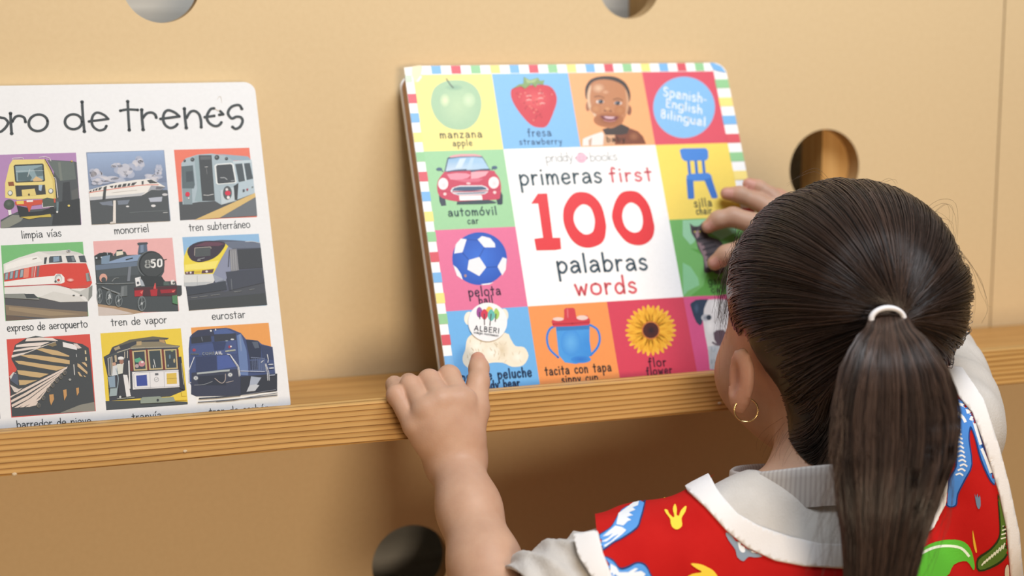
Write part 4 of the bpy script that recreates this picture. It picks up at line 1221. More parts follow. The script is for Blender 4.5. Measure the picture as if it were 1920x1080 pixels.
# ------------------------------------------------------------------ the body, one skin
lh = [at(720, 900, -0.21), at(930, 660, -0.13)]
rh = [at(1320, 500, -0.12), at(1500, 330, -0.07)]
X = axis(LE[0] - 0.06, RE[0] + 0.08, 0.0026, ((lh[0][0] - .01, lh[1][0] + .01, 0.00105), (rh[0][0] - .005, rh[1][0] + .005, 0.00115)))
Y = axis(-0.42, -0.05, 0.0026, ((-0.208, -0.068, 0.0011),))
Z = axis(FZ - 0.01, HC[2] + 0.10, 0.0055, ((0.60, 1.0, 0.0026), (lh[0][2] - .005, lh[1][2] + .005, 0.00105), (rh[0][2] - .005, rh[1][2] + .005, 0.0012)))
B = Field(X, Y, Z)
# head
B.ell(hd(0, -0.006, 0.001), (0.0665, 0.081, 0.068), HAX, 0.0)
B.ell(hd(0, 0.032, -0.030), (0.060, 0.054, 0.072), HAX, 0.02)
B.ell(hd(0, 0.036, -0.072), (0.050, 0.044, 0.034), HAX, 0.02)
for s in (1, -1):
    B.ell(hd(0.041 * s, 0.044, -0.052), (0.027, 0.029, 0.027), HAX, 0.018)
    B.ell(hd(0.027 * s, 0.084, -0.022), (0.014, 0.009, 0.009), HAX, 0.006, cut=True)
    B.ell(hd(0.026 * s, 0.079, -0.010), (0.018, 0.009, 0.005), HAX, 0.008)
    B.ell(hd(0.008 * s, 0.087, -0.050), (0.006, 0.006, 0.005), HAX, 0.004)
B.cone(hd(0, 0.084, -0.020), 0.006, hd(0, 0.093, -0.046), 0.0075, 0.008)
B.ell(hd(0, 0.083, -0.070), (0.016, 0.008, 0.005), HAX, 0.005)
B.ell(hd(0, 0.081, -0.078), (0.014, 0.008, 0.005), HAX, 0.005)
B.ell(hd(0, 0.067, -0.096), (0.017, 0.014, 0.012), HAX, 0.012)
# ears
EARC = {}
for s in (1, -1):
    ea = (HL * s * 0.93 - HF * 0.37, HF * 0.93 + HL * s * 0.37, HU * 0.985 + HF * 0.17)
    c = hd(0.0680 if s > 0 else -0.0620, -0.012, -0.045)
    EARC[s] = c
    B.ell(c, (0.0048, 0.0125, 0.0185), ea, 0.005)
    B.ell(c - HU * 0.0135 + HF * 0.002, (0.0042, 0.0070, 0.0095), ea, 0.005)
    B.ell(c + ea[0] * 0.004 + ea[1] * 0.004, (0.004, 0.007, 0.011), ea, 0.003, cut=True)
# neck and trunk
B.cone(hd(0, -0.022, -0.060), 0.037, NB + np.array([0, 0.002, -0.02]), 0.037, 0.02)
B.cone(LS, 0.022, RS, 0.025, 0.015)
B.cone(NB - HU * 0.06, 0.036, MID - HU * 0.07, 0.05, 0.02)
B.ell(CHEST, (0.100, 0.064, 0.095), k=0.02)
B.ell(HIP + np.array([0, 0, 0.08]), (0.098, 0.070, 0.12), k=0.04)
B.ell(HIP, (0.095, 0.072, 0.075), k=0.03)
for s in (1, -1):
    hip = HIP + np.array([0.045 * s, 0, -0.03])
    knee = np.array([HIP[0] + 0.050 * s, -0.262, FZ + 0.245]); ank = np.array([HIP[0] + 0.052 * s, -0.292, FZ + 0.055])
    B.chain([(hip, 0.052), (knee, 0.038)], 0.02); B.chain([(knee, 0.036), (knee * .6 + ank * .4 + np.array([0, -.006, 0]), 0.036), (ank, 0.023)], 0.02)
    B.chain([(ank + np.array([0, -.012, -.03]), 0.022), (ank + np.array([0.004 * s, 0.08, -0.036]), 0.017)], 0.02)
# arms
B.chain([(LS, 0.024), ((LS + LE) / 2, 0.0265), (LE, 0.0235)], 0.012)
B.chain([(LE, 0.0228), (LE * .62 + LW * .38, 0.0203), (LE * .3 + LW * .7, 0.0180), (LW, 0.0166)], 0.012)
B.chain([(RS, 0.026), ((RS + RE) / 2, 0.027), (RE, 0.025)], 0.012)
B.chain([(RE, 0.025), ((RE + RW) / 2, 0.022), (RW, 0.0165)], 0.012)

def hand(W, spec, thumb, web, kp=0.009, wr=0.0155):
    """palm from the wrist to every knuckle, then the fingers one by one so that they stay apart"""
    for f in spec:
        B.chain([(W, wr), (W * .5 + f[0][0] * .5, f[0][1] * 1.18), (f[0][0], f[0][1])], kp)
    for a, b in zip(spec[:-1], spec[1:]):
        B.cone(a[0][0] * .70 + W * .3, a[0][1] * .95, b[0][0] * .70 + W * .3, b[0][1] * .95, kp)
    B.chain([(W, wr * .95), (thumb[0][0], thumb[0][1])], kp)
    B.chain(web, 0.008)
    for f in spec + [thumb]:
        F = Field(*B.A) if False else None
        lo = np.min([q[0] for q in f], 0) - 0.03
        hi = np.max([q[0] for q in f], 0) + 0.03
        sl, _ = B.block(lo, hi)
        T = Field(*[a[s] for a, s in zip(B.A, sl)])
        T.chain(f, 0.0035)
        # each finger blends into the palm near its root only
        g = np.meshgrid(*T.A, indexing='ij', sparse=True)
        r0 = f[0][0]
        dist = np.sqrt(sum((a - c) ** 2 for a, c in zip(g, r0)))
        k = np.clip(0.0055 - (dist - 0.003) * 0.55, 0.0005, 0.0055).astype(np.float32)
        a = B.V[sl]
        h = np.clip(0.5 + 0.5 * (a - T.V) / k, 0, 1)
        B.V[sl] = a * (1 - h) + T.V * h - k * h * (1 - h)

def J(px, py, y, r):
    return (at(px, py, y), r)
def over(px, y, z, r):
    """a joint behind the lip: same bearing as px, at depth y and height z"""
    P = at(px, 740, y)
    P[2] = z
    return (P, r)
LFING = [
    [J(861, 752, -0.182, .0090), J(842, 706, -0.1625, .0070), over(838, -0.1425, 0.7608, .0058), over(833, -0.1372, 0.7490, .0052)],
    [J(828, 754, -0.184, .0088), J(805, 714, -0.1635, .0070), over(801, -0.1425, 0.7608, .0058), over(797, -0.1370, 0.7470, .0052)],
    [J(799, 770, -0.184, .0083), J(770, 724, -0.1640, .0067), over(767, -0.1425, 0.7602, .0056), over(763, -0.1375, 0.7480, .0050)],
    [J(778, 797, -0.181, .0077), J(744, 741, -0.1655, .0061), over(740, -0.1425, 0.7596, .0052), over(737, -0.1365, 0.7490, .0046)]]
LTH = [J(874, 818, -0.186, .0120), J(886, 768, -0.178, .0105), J(897, 716, -0.1655, .0068), J(898, 690, -0.1570, .0062), J(896, 674, -0.1505, .0050)]
hand(LW, LFING, LTH, [J(866, 758, -0.180, .0095), J(884, 772, -0.178, .0095)])
RFING = [
    [J(1442, 428, -0.108, .0085), J(1374, 407, -0.0935, .0068), J(1347, 412, -0.0900, .0062), J(1328, 425, -0.0868, .0050)],
    [J(1466, 404, -0.102, .0085), J(1422, 379, -0.0900, .0062), J(1388, 365, -0.0835, .0058), J(1363, 363, -0.0800, .0048)],
    [J(1480, 398, -0.100, .0080), J(1444, 366, -0.0880, .0058), J(1422, 352, -0.0825, .0054), J(1404, 345, -0.0795, .0046)],
    [J(1500, 400, -0.102, .0074), J(1478, 378, -0.0900, .0052), J(1462, 368, -0.0840, .0048), J(1450, 362, -0.0810, .0042)]]
RTH = [J(1462, 466, -0.117, .0105), J(1405, 466, -0.1140, .0085), J(1362, 478, -0.1085, .0068), J(1340, 493, -0.1035, .0054)]
hand(RW, RFING, RTH, [J(1446, 432, -0.108, .0085), J(1420, 455, -0.106, .0080)], wr=.0150)
BP, BF = B.surface()
del B
BP = relax(BP, BF, 2)
BN = normals(BP, BF)
BASE = np.array([MID[0], -0.29, FZ])

def near(P, c, r):
    return np.clip(1 - np.linalg.norm(P - c, axis=1) / r, 0, 1)[:, None]
SK = np.array([0.55, 0.348, 0.245])
cols = np.repeat(SK[None], len(BP), 0)
def tint(w, c):
    global cols
    cols = cols * (1 - w) + np.array(c) * w
for f in LFING + RFING + [LTH, RTH]:
    tint(0.55 * np.minimum(1, 1.4 * near(BP, f[-1][0], 0.012)), (0.62, 0.25, 0.17))
    tint(0.25 * near(BP, f[1][0], 0.011), (0.58, 0.25, 0.15))
for s in (1, -1):
    tint(0.5 * near(BP, EARC[s], 0.035), (0.60, 0.22, 0.14))
    tint(0.35 * near(BP, hd(.05 * s, .06, -.05), .03), (0.62, 0.25, 0.17))
tint(0.9 * np.minimum(1, 2.5 * near(BP, hd(0, .092, -.074), .016)), (0.50, 0.15, 0.13))
def nail(f, side):
    """pale pink nail on the back of a finger tip"""
    t, d = f[-1][0], f[-1][0] - f[-2][0]
    d = d / np.linalg.norm(d)
    c = t + np.asarray(side) * f[-1][1] * 0.9
    q = BP - c
    along = q @ d
    r = np.sqrt(np.maximum((q * q).sum(1) - along ** 2, 0))
    w = ((np.abs(along) < 0.0045) & (r < 0.0034)).astype(float)[:, None]
    tint(0.75 * w, (0.70, 0.38, 0.32))
for f in RFING + [RTH]:
    nail(f, CAM_C / np.linalg.norm(CAM_C) * 0 + (CAM_C - f[-1][0]) / np.linalg.norm(CAM_C - f[-1][0]))
nail(LTH, np.array([0.93, -0.35, 0.1]))

def skin_mat():
    m, nt, b = mat_new('skin', (0.6, 0.35, 0.24), 0.5, 0.35)
    a = N(nt, 'ShaderNodeAttribute', attribute_name='Col')
    n = N(nt, 'ShaderNodeTexNoise', Scale=70.0, Detail=4.0)
    nt.links.new(coords(nt), n.inputs['Vector'])
    mx = N(nt, 'ShaderNodeMixRGB', blend_type='MULTIPLY', Fac=1.0)
    nt.links.new(a.outputs['Color'], mx.inputs[1])
    nt.links.new(ramp(nt, n.outputs['Fac'], [(0.3, (0.93, 0.88, 0.86)), (0.7, (1.04, 1.03, 1.02))]), mx.inputs[2])
    nt.links.new(mx.outputs[0], b.inputs['Base Color'])
    b.inputs['Subsurface Weight'].default_value = 0.18
    b.inputs['Subsurface Radius'].default_value = (0.006, 0.0025, 0.0015)
    n2 = N(nt, 'ShaderNodeTexNoise', Scale=900.0, Detail=2.0)
    nt.links.new(coords(nt), n2.inputs['Vector'])
    bp = N(nt, 'ShaderNodeBump', Strength=0.12, Distance=0.0006)
    nt.links.new(n2.outputs['Fac'], bp.inputs['Height'])
    nt.links.new(bp.outputs['Normal'], b.inputs['Normal'])
    return m
M_SKIN = skin_mat()
person = mesh_obj('person', BP - BASE, BF, M_SKIN, None, True, cols)
person.location = BASE
tag(person, 'child with a dark ponytail in a red printed apron reaching for a book', 'person')
def wear(name, P, F, mat, parent=None, **k):
    o = mesh_obj(name, np.asarray(P) - BASE, F, mat, parent or person, **k)
    return o

M_EYEW, _, _ = mat_new('eye', (0.75, 0.74, 0.72), 0.2)
M_IRIS, _, _ = mat_new('dark iris', (0.02, 0.012, 0.008), 0.15)
def ball(c, r, n=16, squash=None):
    vs, fs = [], []
    for i in range(n + 1):
        th = math.pi * i / n
        for j in range(2 * n):
            ph = math.pi * j / n
            vs.append(np.array(c) + r * (HL * math.sin(th) * math.cos(ph) + HU * math.sin(th) * math.sin(ph) + HF * math.cos(th)))
    for i in range(n):
        for j in range(2 * n):
            a, b = i * 2 * n + j, i * 2 * n + (j + 1) % (2 * n)
            fs.append((a, b, b + 2 * n, a + 2 * n))
    return vs, fs
for s in (1, -1):
    vs, fs = ball(hd(0.027 * s, 0.0665, -0.022), 0.0115)
    wear('eye', vs, fs, [M_EYEW, M_IRIS], smooth=True, fmat=[1 if i // 32 < 4 else 0 for i in range(len(fs))])
BVH_BODY = BVHTree.FromPolygons([Vector(p) for p in BP], [tuple(int(i) for i in f) for f in BF])

# ------------------------------------------------------------------ clothes
def cloth_mat(name, c1, c2, scale, bump, fuzz=0.0):
    m = noise_mat(name, c1, c2, 45, 0.9, 0.12, bump=bump, bscale=scale)
    m.node_tree.nodes['Principled BSDF'].inputs['Sheen Weight'].default_value = fuzz
    return m
M_SWEAT = cloth_mat('heather fleece', (0.53, 0.505, 0.475), (0.61, 0.585, 0.56), 700, 0.35, 0.15)
M_BIND = cloth_mat('white cotton binding', (0.80, 0.79, 0.80), (0.84, 0.83, 0.84), 900, 0.12)
M_TROU = cloth_mat('dark leggings', (0.03, 0.035, 0.06), (0.045, 0.05, 0.08), 800, 0.1)
M_SHOE = cloth_mat('white canvas', (0.70, 0.69, 0.67), (0.76, 0.75, 0.73), 600, 0.1)

def trunk(F, o):
    """the clothed upper trunk, o = how far it stands off"""
    F.cone(LS, 0.0245 + o, RS, 0.031 + o, 0.0)
    F.cone(NB + np.array([-0.003, -0.006, -0.044]), 0.041 + o * .6, MID - HU * 0.076, 0.055 + o, 0.020)
    F.cone(NB + np.array([-0.022, -0.020, -0.052]), 0.033 + o * .6, NB + np.array([0.030, -0.018, -0.050]), 0.033 + o * .6, 0.018)
    F.ell(CHEST, (0.114 + o, 0.076 + o, 0.108), k=0.02)
    F.ell(HIP + np.array([0.004, 0, 0.10]), (0.124 + o, 0.090 + o, 0.16), k=0.04)

def flow(P, a, seed):
    """soft cloth folds"""
    rs = np.random.RandomState(seed)
    out = np.zeros(len(P))
    for _ in range(5):
        d = rs.normal(size=3); d /= np.linalg.norm(d)
        e = rs.normal(size=3); e /= np.linalg.norm(e)
        out += np.sin((P @ d) * rs.uniform(120, 260) + 2.2 * np.sin((P @ e) * 60 + rs.uniform(0, 6)) + rs.uniform(0, 6))
    return a * out / 5

XS = axis(LE[0] - 0.08, RE[0] + 0.09, 0.0026)
SW = Field(XS, axis(-0.44, -0.06, 0.0026), axis(0.33, 0.86, 0.0026))
trunk(SW, 0.0)
def arm_frame(a, b):
    d = (b - a) / np.linalg.norm(b - a)
    u = np.cross(d, [0, 0, 1.0]); u /= np.linalg.norm(u)
    return d, u, np.cross(d, u)
SW.chain([(LS, 0.033), (LS * .4 + LE * .6, 0.033), (LS * .22 + LE * .78, 0.0315)], 0.012)
for t, r, w, tl in ((.36, .0370, .0065, .3), (.46, .0395, .007, -.35), (.555, .0380, .006, .4), (.645, .0400, .0065, -.25), (.73, .0375, .006, .3), (.80, .0360, .006, -.1)):
    d, u, v = arm_frame(LS, LE)
    dd = d + u * tl; dd /= np.linalg.norm(dd)
    uu = np.cross(dd, v); uu /= np.linalg.norm(uu)
    SW.ell(LS + (LE - LS) * t, (w, r, r), (dd, uu, np.cross(dd, uu)), 0.004)
SW.chain([(RS, 0.036), ((RS + RE) / 2, 0.034), (RE, 0.031)], 0.015)
SW.chain([(RE, 0.034), (RE * .55 + RW * .45, 0.030), (RE * .15 + RW * .85, 0.025)], 0.015)
for t, r, w, tl in ((.15, .0385, .010, .5), (.38, .0385, .010, -.4), (.6, .037, .009, .5), (.8, .036, .009, -.3)):
    d, u, v = arm_frame(RS, RE)
    dd = d + v * tl; dd /= np.linalg.norm(dd)
    uu = np.cross(dd, u); uu /= np.linalg.norm(uu)
    SW.ell(RS + (RE - RS) * t, (w, r, r), (dd, uu, np.cross(dd, uu)), 0.010)
SP, SF = SW.surface()
del SW
SP = relax(SP, SF, 2)
SN = normals(SP, SF)
SP = SP + SN * flow(SP, 0.0016, 3)[:, None]
# open at the neck, at the hem and at both cuffs
NECKC = at(1519, 906, -0.281)
q = SP - NECKC
fneck = np.sqrt((q[:, 0] / 0.0475) ** 2 + (q[:, 1] / 0.0437) ** 2) - 1 + np.where(q[:, 2] < -0.05, 9, 0)
dl, dr = (LE - LS) / np.linalg.norm(LE - LS), (RW - RE) / np.linalg.norm(RW - RE)
fl = np.where(np.linalg.norm(SP - LE, axis=1) < 0.06, np.linalg.norm(LE - LS) * 0.80 - (SP - LS) @ dl, 1)
fr_ = np.where(np.linalg.norm(SP - RW, axis=1) < 0.05, np.linalg.norm(RW - RE) * 0.86 - (SP - RE) @ dr, 1)
fz = SP[:, 2] - 0.36
P2, F2, _ = clip(SP, SF, np.minimum.reduce([fneck * 0.04, fl, fr_, fz]))
sweat = wear('sweatshirt', P2, F2, M_SWEAT, smooth=True)
sweat['label'] = 'pale grey heather fleece'
m = sweat.modifiers.new('thickness', 'SOLIDIFY'); m.thickness = 0.002; m.offset = -1
# ribbed collar
m_rib, nt, bb = mat_new('ribbed collar', (0.58, 0.53, 0.51), 0.9, 0.1)
uvn = N(nt, 'ShaderNodeUVMap')
wv = N(nt, 'ShaderNodeTexWave', Scale=34.0, Distortion=0.0)
nt.links.new(uvn.outputs[0], wv.inputs['Vector'])
nt.links.new(ramp(nt, wv.outputs['Fac'], [(0.2, (0.46, 0.425, 0.415)), (0.6, (0.55, 0.525, 0.505))]), bb.inputs['Base Color'])
vs, fs, uvs = [], [], []
NA, prof = 96, ((0.0530, -0.014), (0.0520, -0.004), (0.0505, 0.004), (0.0500, 0.0085), (0.0485, 0.0098), (0.0470, 0.0085), (0.0468, 0.002), (0.0470, -0.010), (0.0480, -0.016))
for j in range(NA + 1):
    a = 2 * math.pi * j / NA
    for r, h in prof:
        hh = h - 0.0115 * math.sin(a) + 0.0010 * math.sin(3 * a + 1)
        vs.append(NECKC + np.array([r * math.cos(a), r * 0.92 * math.sin(a), hh + 0.003]))
        uvs.append((j / NA, h * 20))
npf = len(prof)
for j in range(NA):
    for i in range(npf - 1):
        a = j * npf + i
        fs.append((a, a + npf, a + npf + 1, a + 1))
col_o = wear('collar', vs, fs, m_rib, sweat, smooth=True)
col_o['label'] = 'ribbed crew neck collar'
uvl = col_o.data.uv_layers.new(name='UVMap')
for lp in col_o.data.loops:
    uvl.data[lp.index].uv = uvs[lp.vertex_index]

# apron
AP = Field(XS, axis(-0.46, -0.10, 0.0026), axis(0.34, 0.83, 0.0026))
trunk(AP, 0.0055)
P0 = at(1150, 1060, -0.33)
AP.ell(RS + np.array([0.012, -0.012, -0.045]), (0.042, 0.040, 0.075), k=0.02)
AP.cone(LS + (LE - LS) * .04, 0.0375, LS + (LE - LS) * .30, 0.0440, 0.012)
AP_P, AP_F = AP.surface()
del AP
AP_P = relax(AP_P, AP_F, 3)
AP_N = normals(AP_P, AP_F)
AP_P = AP_P + AP_N * flow(AP_P, 0.0008, 11)[:, None]
pix = proj(AP_P)
facing = ((CAM_C - AP_P) * AP_N).sum(1) > 0
OUT = [(1076, 1006), (1119, 999), (1113, 938), (1158, 838), (1305, 838), (1343, 919), (1352, 932), (1382, 965), (1420, 986), (1480, 1008), (1534, 1021), (1590, 1023), (1650, 1010), (1705, 960), (1735, 900), (1738, 850), (1725, 780), (1712, 700),
       (1760, 640), (1800, 690), (1842, 752), (1871, 841), (1889, 911), (1907, 999), (1913, 1080), (1935, 1400), (1950, 3200), (1050, 3200), (1150, 1400), (1140, 1150), (1112, 1085), (1086, 1045)]
RED = [(1121, 1001), (1095, 975), (1080, 900), (1150, 825), (1270, 840), (1289, 922), (1322, 952), (1361, 995), (1400, 1027), (1453, 1052), (1506, 1062), (1590, 1067), (1668, 1050), (1747, 992), (1774, 943), (1776, 900), (1768, 820), (1752, 720),
       (1770, 690), (1797, 745), (1822, 774), (1843, 830), (1857, 876), (1872, 925), (1886, 992), (1893, 1080), (1915, 1400), (1930, 3150), (1090, 3150), (1190, 1400), (1172, 1150), (1148, 1085), (1130, 1040)]
q = AP_P - NECKC
f3 = np.minimum(np.sqrt((q[:, 0] / 0.066) ** 2 + (q[:, 1] / 0.085) ** 2 + (q[:, 2] / 0.066) ** 2) - 1, 9) * 0.07
farm = np.minimum(0.006 - (AP_P - LS) @ dl, (RS[0] + 0.004) - AP_P[:, 0])
fo = np.where(facing, sdpoly(pix, OUT) / 3000.0, np.minimum(f3, farm))
fr = np.where(facing, sdpoly(pix, RED) / 3000.0, np.minimum(f3, farm))
fo = np.minimum(fo, AP_P[:, 2] - 0.355)
m_red = cloth_mat('red printed cotton', (0.47, 0.010, 0.009), (0.52, 0.014, 0.012), 900, 0.1)
m_pr, nt, bb = mat_new('apron print', (1, 1, 1), 0.85, 0.1)
at_ = N(nt, 'ShaderNodeAttribute', attribute_name='Col')
nt.links.new(at_.outputs['Color'], bb.inputs['Base Color'])
RP, RF, _ = clip(AP_P, AP_F, np.minimum(fr, fo))
apv, apf, apc, apm = list(RP), [tuple(t) for t in RF], [(0.62, 0.02, 0.015)] * len(RP), [0] * len(RF)
BV = BVHTree.FromPolygons([Vector(p) for p in RP], [tuple(int(i) for i in f) for f in RF])
class Decal:
    def __init__(self, cx, cy, cs):
        self.c = (cx, cy, cs)
        self.lay = 1
    def p(self, h, s, smooth=3):
        k = [float(t) for t in s.split()]
        pts = [np.array((self.c[0] + a / self.c[2], self.c[1] + b / self.c[2])) for a, b in zip(k[::2], k[1::2])]
        if smooth:
            pts = catmull(pts, smooth, True)
        tris = [[np.array(pts[i]) for i in t] for t in tessellate_polygon([[Vector((q[0], q[1], 0)) for q in pts]])]
        col = lin(h)
        while tris:
            t = tris.pop()
            e = [np.linalg.norm(t[i] - t[(i + 1) % 3]) for i in range(3)]
            i = int(np.argmax(e))
            if e[i] > 7:
                mm = (t[i] + t[(i + 1) % 3]) / 2
                tris += [[t[i], mm, t[(i + 2) % 3]], [mm, t[(i + 1) % 3], t[(i + 2) % 3]]]
                continue
            vv = []
            for q in t:
                d = Vector(ray(*q)).normalized()
                hit = BV.ray_cast(Vector(CAM_C), d)
                if hit[0] is None:
                    break
                vv.append(hit[0] + hit[1] * (0.00025 + 0.00012 * self.lay))
            if len(vv) == 3 and max((vv[i] - vv[(i + 1) % 3]).length for i in range(3)) < 0.02:
                b = len(apv)
                apv.extend(np.array(v) for v in vv)
                nn = (vv[1] - vv[0]).cross(vv[2] - vv[0])
                apf.append((b, b + 1, b + 2) if nn.dot(Vector(CAM_C) - vv[0]) > 0 else (b, b + 2, b + 1))
                apc.extend([col] * 3)
                apm.append(1)
    def l(self, h, s, w):
        k = [float(t) for t in s.split()]
        pts = catmull(list(zip(k[::2], k[1::2])), 4)
        a, b = [], []
        for i, q in enumerate(pts):
            d = np.array(pts[min(i + 1, len(pts) - 1)]) - np.array(pts[max(i - 1, 0)])
            d = d / (np.linalg.norm(d) + 1e-9)
            n = np.array([-d[1], d[0]]) * w / 2
            a.append(np.array(q) + n); b.append(np.array(q) - n)
        self.p(h, ' '.join(f'{q[0]} {q[1]}' for q in a + b[::-1]), 0)
D = Decal(960, 800, 3.692)
BLU, WHT, YEL, GRY = '#5c9be2', '#e9eef4', '#fbd64a', '#8c9bab'
D.p('#2b3a66', '925 475 860 525 760 575 695 680 655 715 580 765 590 815 620 862 655 845 705 808 765 778 868 708 895 645 918 560')
D.lay = 2
D.p(BLU, '918 488 860 530 760 580 700 682 660 720 588 770 598 810 620 850 650 835 700 800 760 770 860 700 885 640 908 560')
D.lay = 3
D.p(WHT, '880 520 840 530 780 575 738 605 722 680 770 690 800 660 825 650 795 630 838 618 810 600 855 580 835 565 872 550', 0)
D.p(WHT, '715 690 660 735 625 765 660 760 700 740 665 775 615 800 650 800 700 765 740 745 680 800 615 835 640 838 700 795 760 750 790 720 760 700', 0)
D.lay = 1
D.p('#2b3a66', '625 895 700 922 745 975 800 965 860 938 920 950 955 1010 950 1060 670 1060 630 980')
D.lay = 2
D.p(BLU, '620 900 695 932 745 990 800 982 862 950 912 962 945 1012 940 1060 680 1060 640 970')
D.p(BLU, '600 850 620 850 650 935 680 1060 660 1060 630 960')
D.lay = 3
D.p(WHT, '680 950 720 975 740 1010 800 1010 850 980 870 985 840 1010 890 1000 920 1020 900 1060 760 1060 710 1020 690 1060 680 1000', 0)
D.p(YEL, '1075 435 1050 440 1020 468 1003 485 1028 478 1020 495 1040 482 1050 498 1062 495 1070 465')
D.p(YEL, '1092 642 1062 600 1055 578 1075 582 1085 605 1112 632 1122 622 1113 575 1128 540 1140 572 1138 615 1155 620 1165 592 1190 562 1208 556 1198 595 1172 638 1174 690 1140 715 1108 700 1096 670')
D.p(YEL, '1235 948 1300 952 1362 978 1402 1008 1412 1060 1200 1060 1240 1020 1310 1005 1268 978')
D.p(GRY, '1478 742 1500 728 1560 758 1600 800 1680 850 1745 892 1690 906 1635 902 1600 932 1558 902 1545 852 1500 790')
D.lay = 4
D.p(WHT, '1562 800 1580 790 1602 818 1612 862 1592 872 1572 850')
D.p(WHT, '1640 845 1670 852 1690 870 1660 872')
D = Decal(1400, 700, 2.842)
D.p('#24407e', '1050 185 1100 140 1165 138 1210 200 1240 290 1280 400 1328 580 1298 578 1245 465 1215 352 1195 300 1188 350 1203 485 1168 565 1128 645 1118 706 1064 706 1068 618 1078 558 1112 490 1102 402 1078 310 1050 290')
D.lay = 2
D.p('#4f8cdc', '1055 190 1100 148 1162 144 1202 202 1232 290 1272 402 1320 572 1302 570 1252 460 1222 350 1192 280 1180 350 1196 482 1160 560 1121 640 1111 700 1071 700 1075 622 1086 560 1120 492 1110 402 1086 302 1058 280')
D.lay = 3
for i in range(11):
    y = 290 + i * 24
    x = 1100 + (y - 290) * 0.16 if y < 480 else 1135 - (y - 480) * 0.45
    D.l(WHT, f'{x} {y+10} {x+22} {y+2} {x+40} {y+14}', 9)
for s in ('1075 185 1120 165 1165 180 1180 215', '1070 215 1110 205 1150 235 1165 262', '1080 250 1100 250 1118 275', '1200 225 1222 300 1246 380', '1250 400 1275 460 1300 530', '1175 200 1200 225 1190 250'):
    D.l(WHT, s, 15)
D.p('#6f86a0', '1214 640 1222 660 1228 640 1234 662 1242 650 1246 700 1236 722 1224 700')
D.lay = 2
D.p('#5fbb3c', '860 1020 940 930 1040 890 1140 890 1190 930 1212 1010 1207 1048 1170 1000 1100 1020 1050 1090 850 1120')
D.lay = 3
D.l('#e9f6e2', '905 975 980 935 1060 920 1140 930 1185 975', 14)
D.lay = 1
D.p('#2c3a1c', '1336 640 1372 760 1398 880 1390 965 1335 1022 1236 1056 1228 985 1295 935 1340 875 1345 800')
D.lay = 2
D.p('#56752f', '1340 655 1365 760 1390 880 1380 960 1330 1010 1242 1046 1236 992 1300 942 1346 882 1352 800')
D.lay = 3
for i in range(9):
    D.l('#e6ecd8', f'{1250+i*14} {1022-i*11} {1268+i*13} {998-i*12}', 7)
for i in range(9):
    D.l('#e6ecd8', f'{1352+i*3} {880-i*22} {1378+i*0} {872-i*22}', 7)
D.p('#e8b93a', '1203 835 1212 870 1226 945 1218 950 1206 900')
D.p('#dcd8c8', '1374 1040 1392 1020 1394 1110 1376 1120')
apron = wear('apron', apv, apf, [m_red, m_pr], smooth=True, cols=apc, fmat=apm)
apron['label'] = 'red cotton with dinosaur and claw prints'
WP, WF, (wb,) = clip(AP_P, AP_F, np.minimum(fo, -np.minimum(fr, 1)), (fo,))
WN = normals(WP, WF)
bind = wear('binding', WP + WN * 0.0004, WF, M_BIND, apron, smooth=True)
bind['label'] = 'white edge binding'
m = bind.modifiers.new('thickness', 'SOLIDIFY'); m.thickness = 0.0028; m.offset = 0.3

# leggings and shoes, below the picture
TR = Field(axis(HIP[0] - 0.15, HIP[0] + 0.15, 0.005), axis(-0.40, -0.18, 0.005), axis(FZ + 0.04, 0.50, 0.005))
TR.ell(HIP + np.array([0, 0, 0.02]), (0.100, 0.078, 0.09), k=0.02)
SH = Field(axis(HIP[0] - 0.12, HIP[0] + 0.12, 0.004), axis(-0.36, -0.15, 0.004), axis(FZ - 0.004, FZ + 0.09, 0.004))
for s in (1, -1):
    hip = HIP + np.array([0.045 * s, 0, -0.03])
    knee = np.array([HIP[0] + 0.050 * s, -0.262, FZ + 0.245]); ank = np.array([HIP[0] + 0.052 * s, -0.292, FZ + 0.055])
    TR.chain([(hip, 0.057), (knee, 0.042), (ank + np.array([0, 0, 0.02]), 0.029)], 0.015)
    SH.chain([(ank + np.array([0, -.012, -.028]), 0.0265), (ank + np.array([0.004 * s, 0.075, -0.032]), 0.0225)], 0.012)
    SH.cone(ank + np.array([0, -.004, -.01]), 0.027, ank, 0.026, 0.01)
for nm, FF, mt in (('leggings', TR, M_TROU), ('shoes', SH, M_SHOE)):
    p_, f_ = FF.surface()
    wear(nm, p_, f_, mt, smooth=True)

# ------------------------------------------------------------------ hair
def hair_mat():
    m, nt, b = mat_new('dark brown hair', (0.03, 0.02, 0.015), 0.33, 0.5)
    a = N(nt, 'ShaderNodeAttribute', attribute_name='Col')
    nt.links.new(a.outputs['Color'], b.inputs['Base Color'])
    return m
M_HAIR = hair_mat()
rng = np.random.RandomState(5)
def face_angle(P):
    h = hcoord(P)
    return np.degrees(np.arctan2(np.abs(h[:, 0]), h[:, 1])), h
LIM_A = [0, 35, 55, 72, 86, 98, 108, 118, 130, 145, 160, 180]
LIM_U = [.050, .042, .016, -.010, -.022, -.014, -.034, -.060, -.080, -.091, -.096, -.098]
def hairfield(P):
    a, h = face_angle(P)
    return h[:, 2] - np.interp(a, LIM_A, LIM_U) + np.where((h[:, 0] < 0) & (a > 60), 0.03, 0) * np.clip((a - 60) / 20, 0, 1)
hp = Vector(CAM_C), Vector(ray(1665, 590)).normalized()
hit = BVH_BODY.ray_cast(*hp)
T0 = np.array(hit[0]) + np.array(hit[1]) * 0.004
TD = np.array(hit[1]) * 0.9 + np.array([0, -0.15, 0.05]); TD /= np.linalg.norm(TD)
TIE = T0 + TD * 0.011
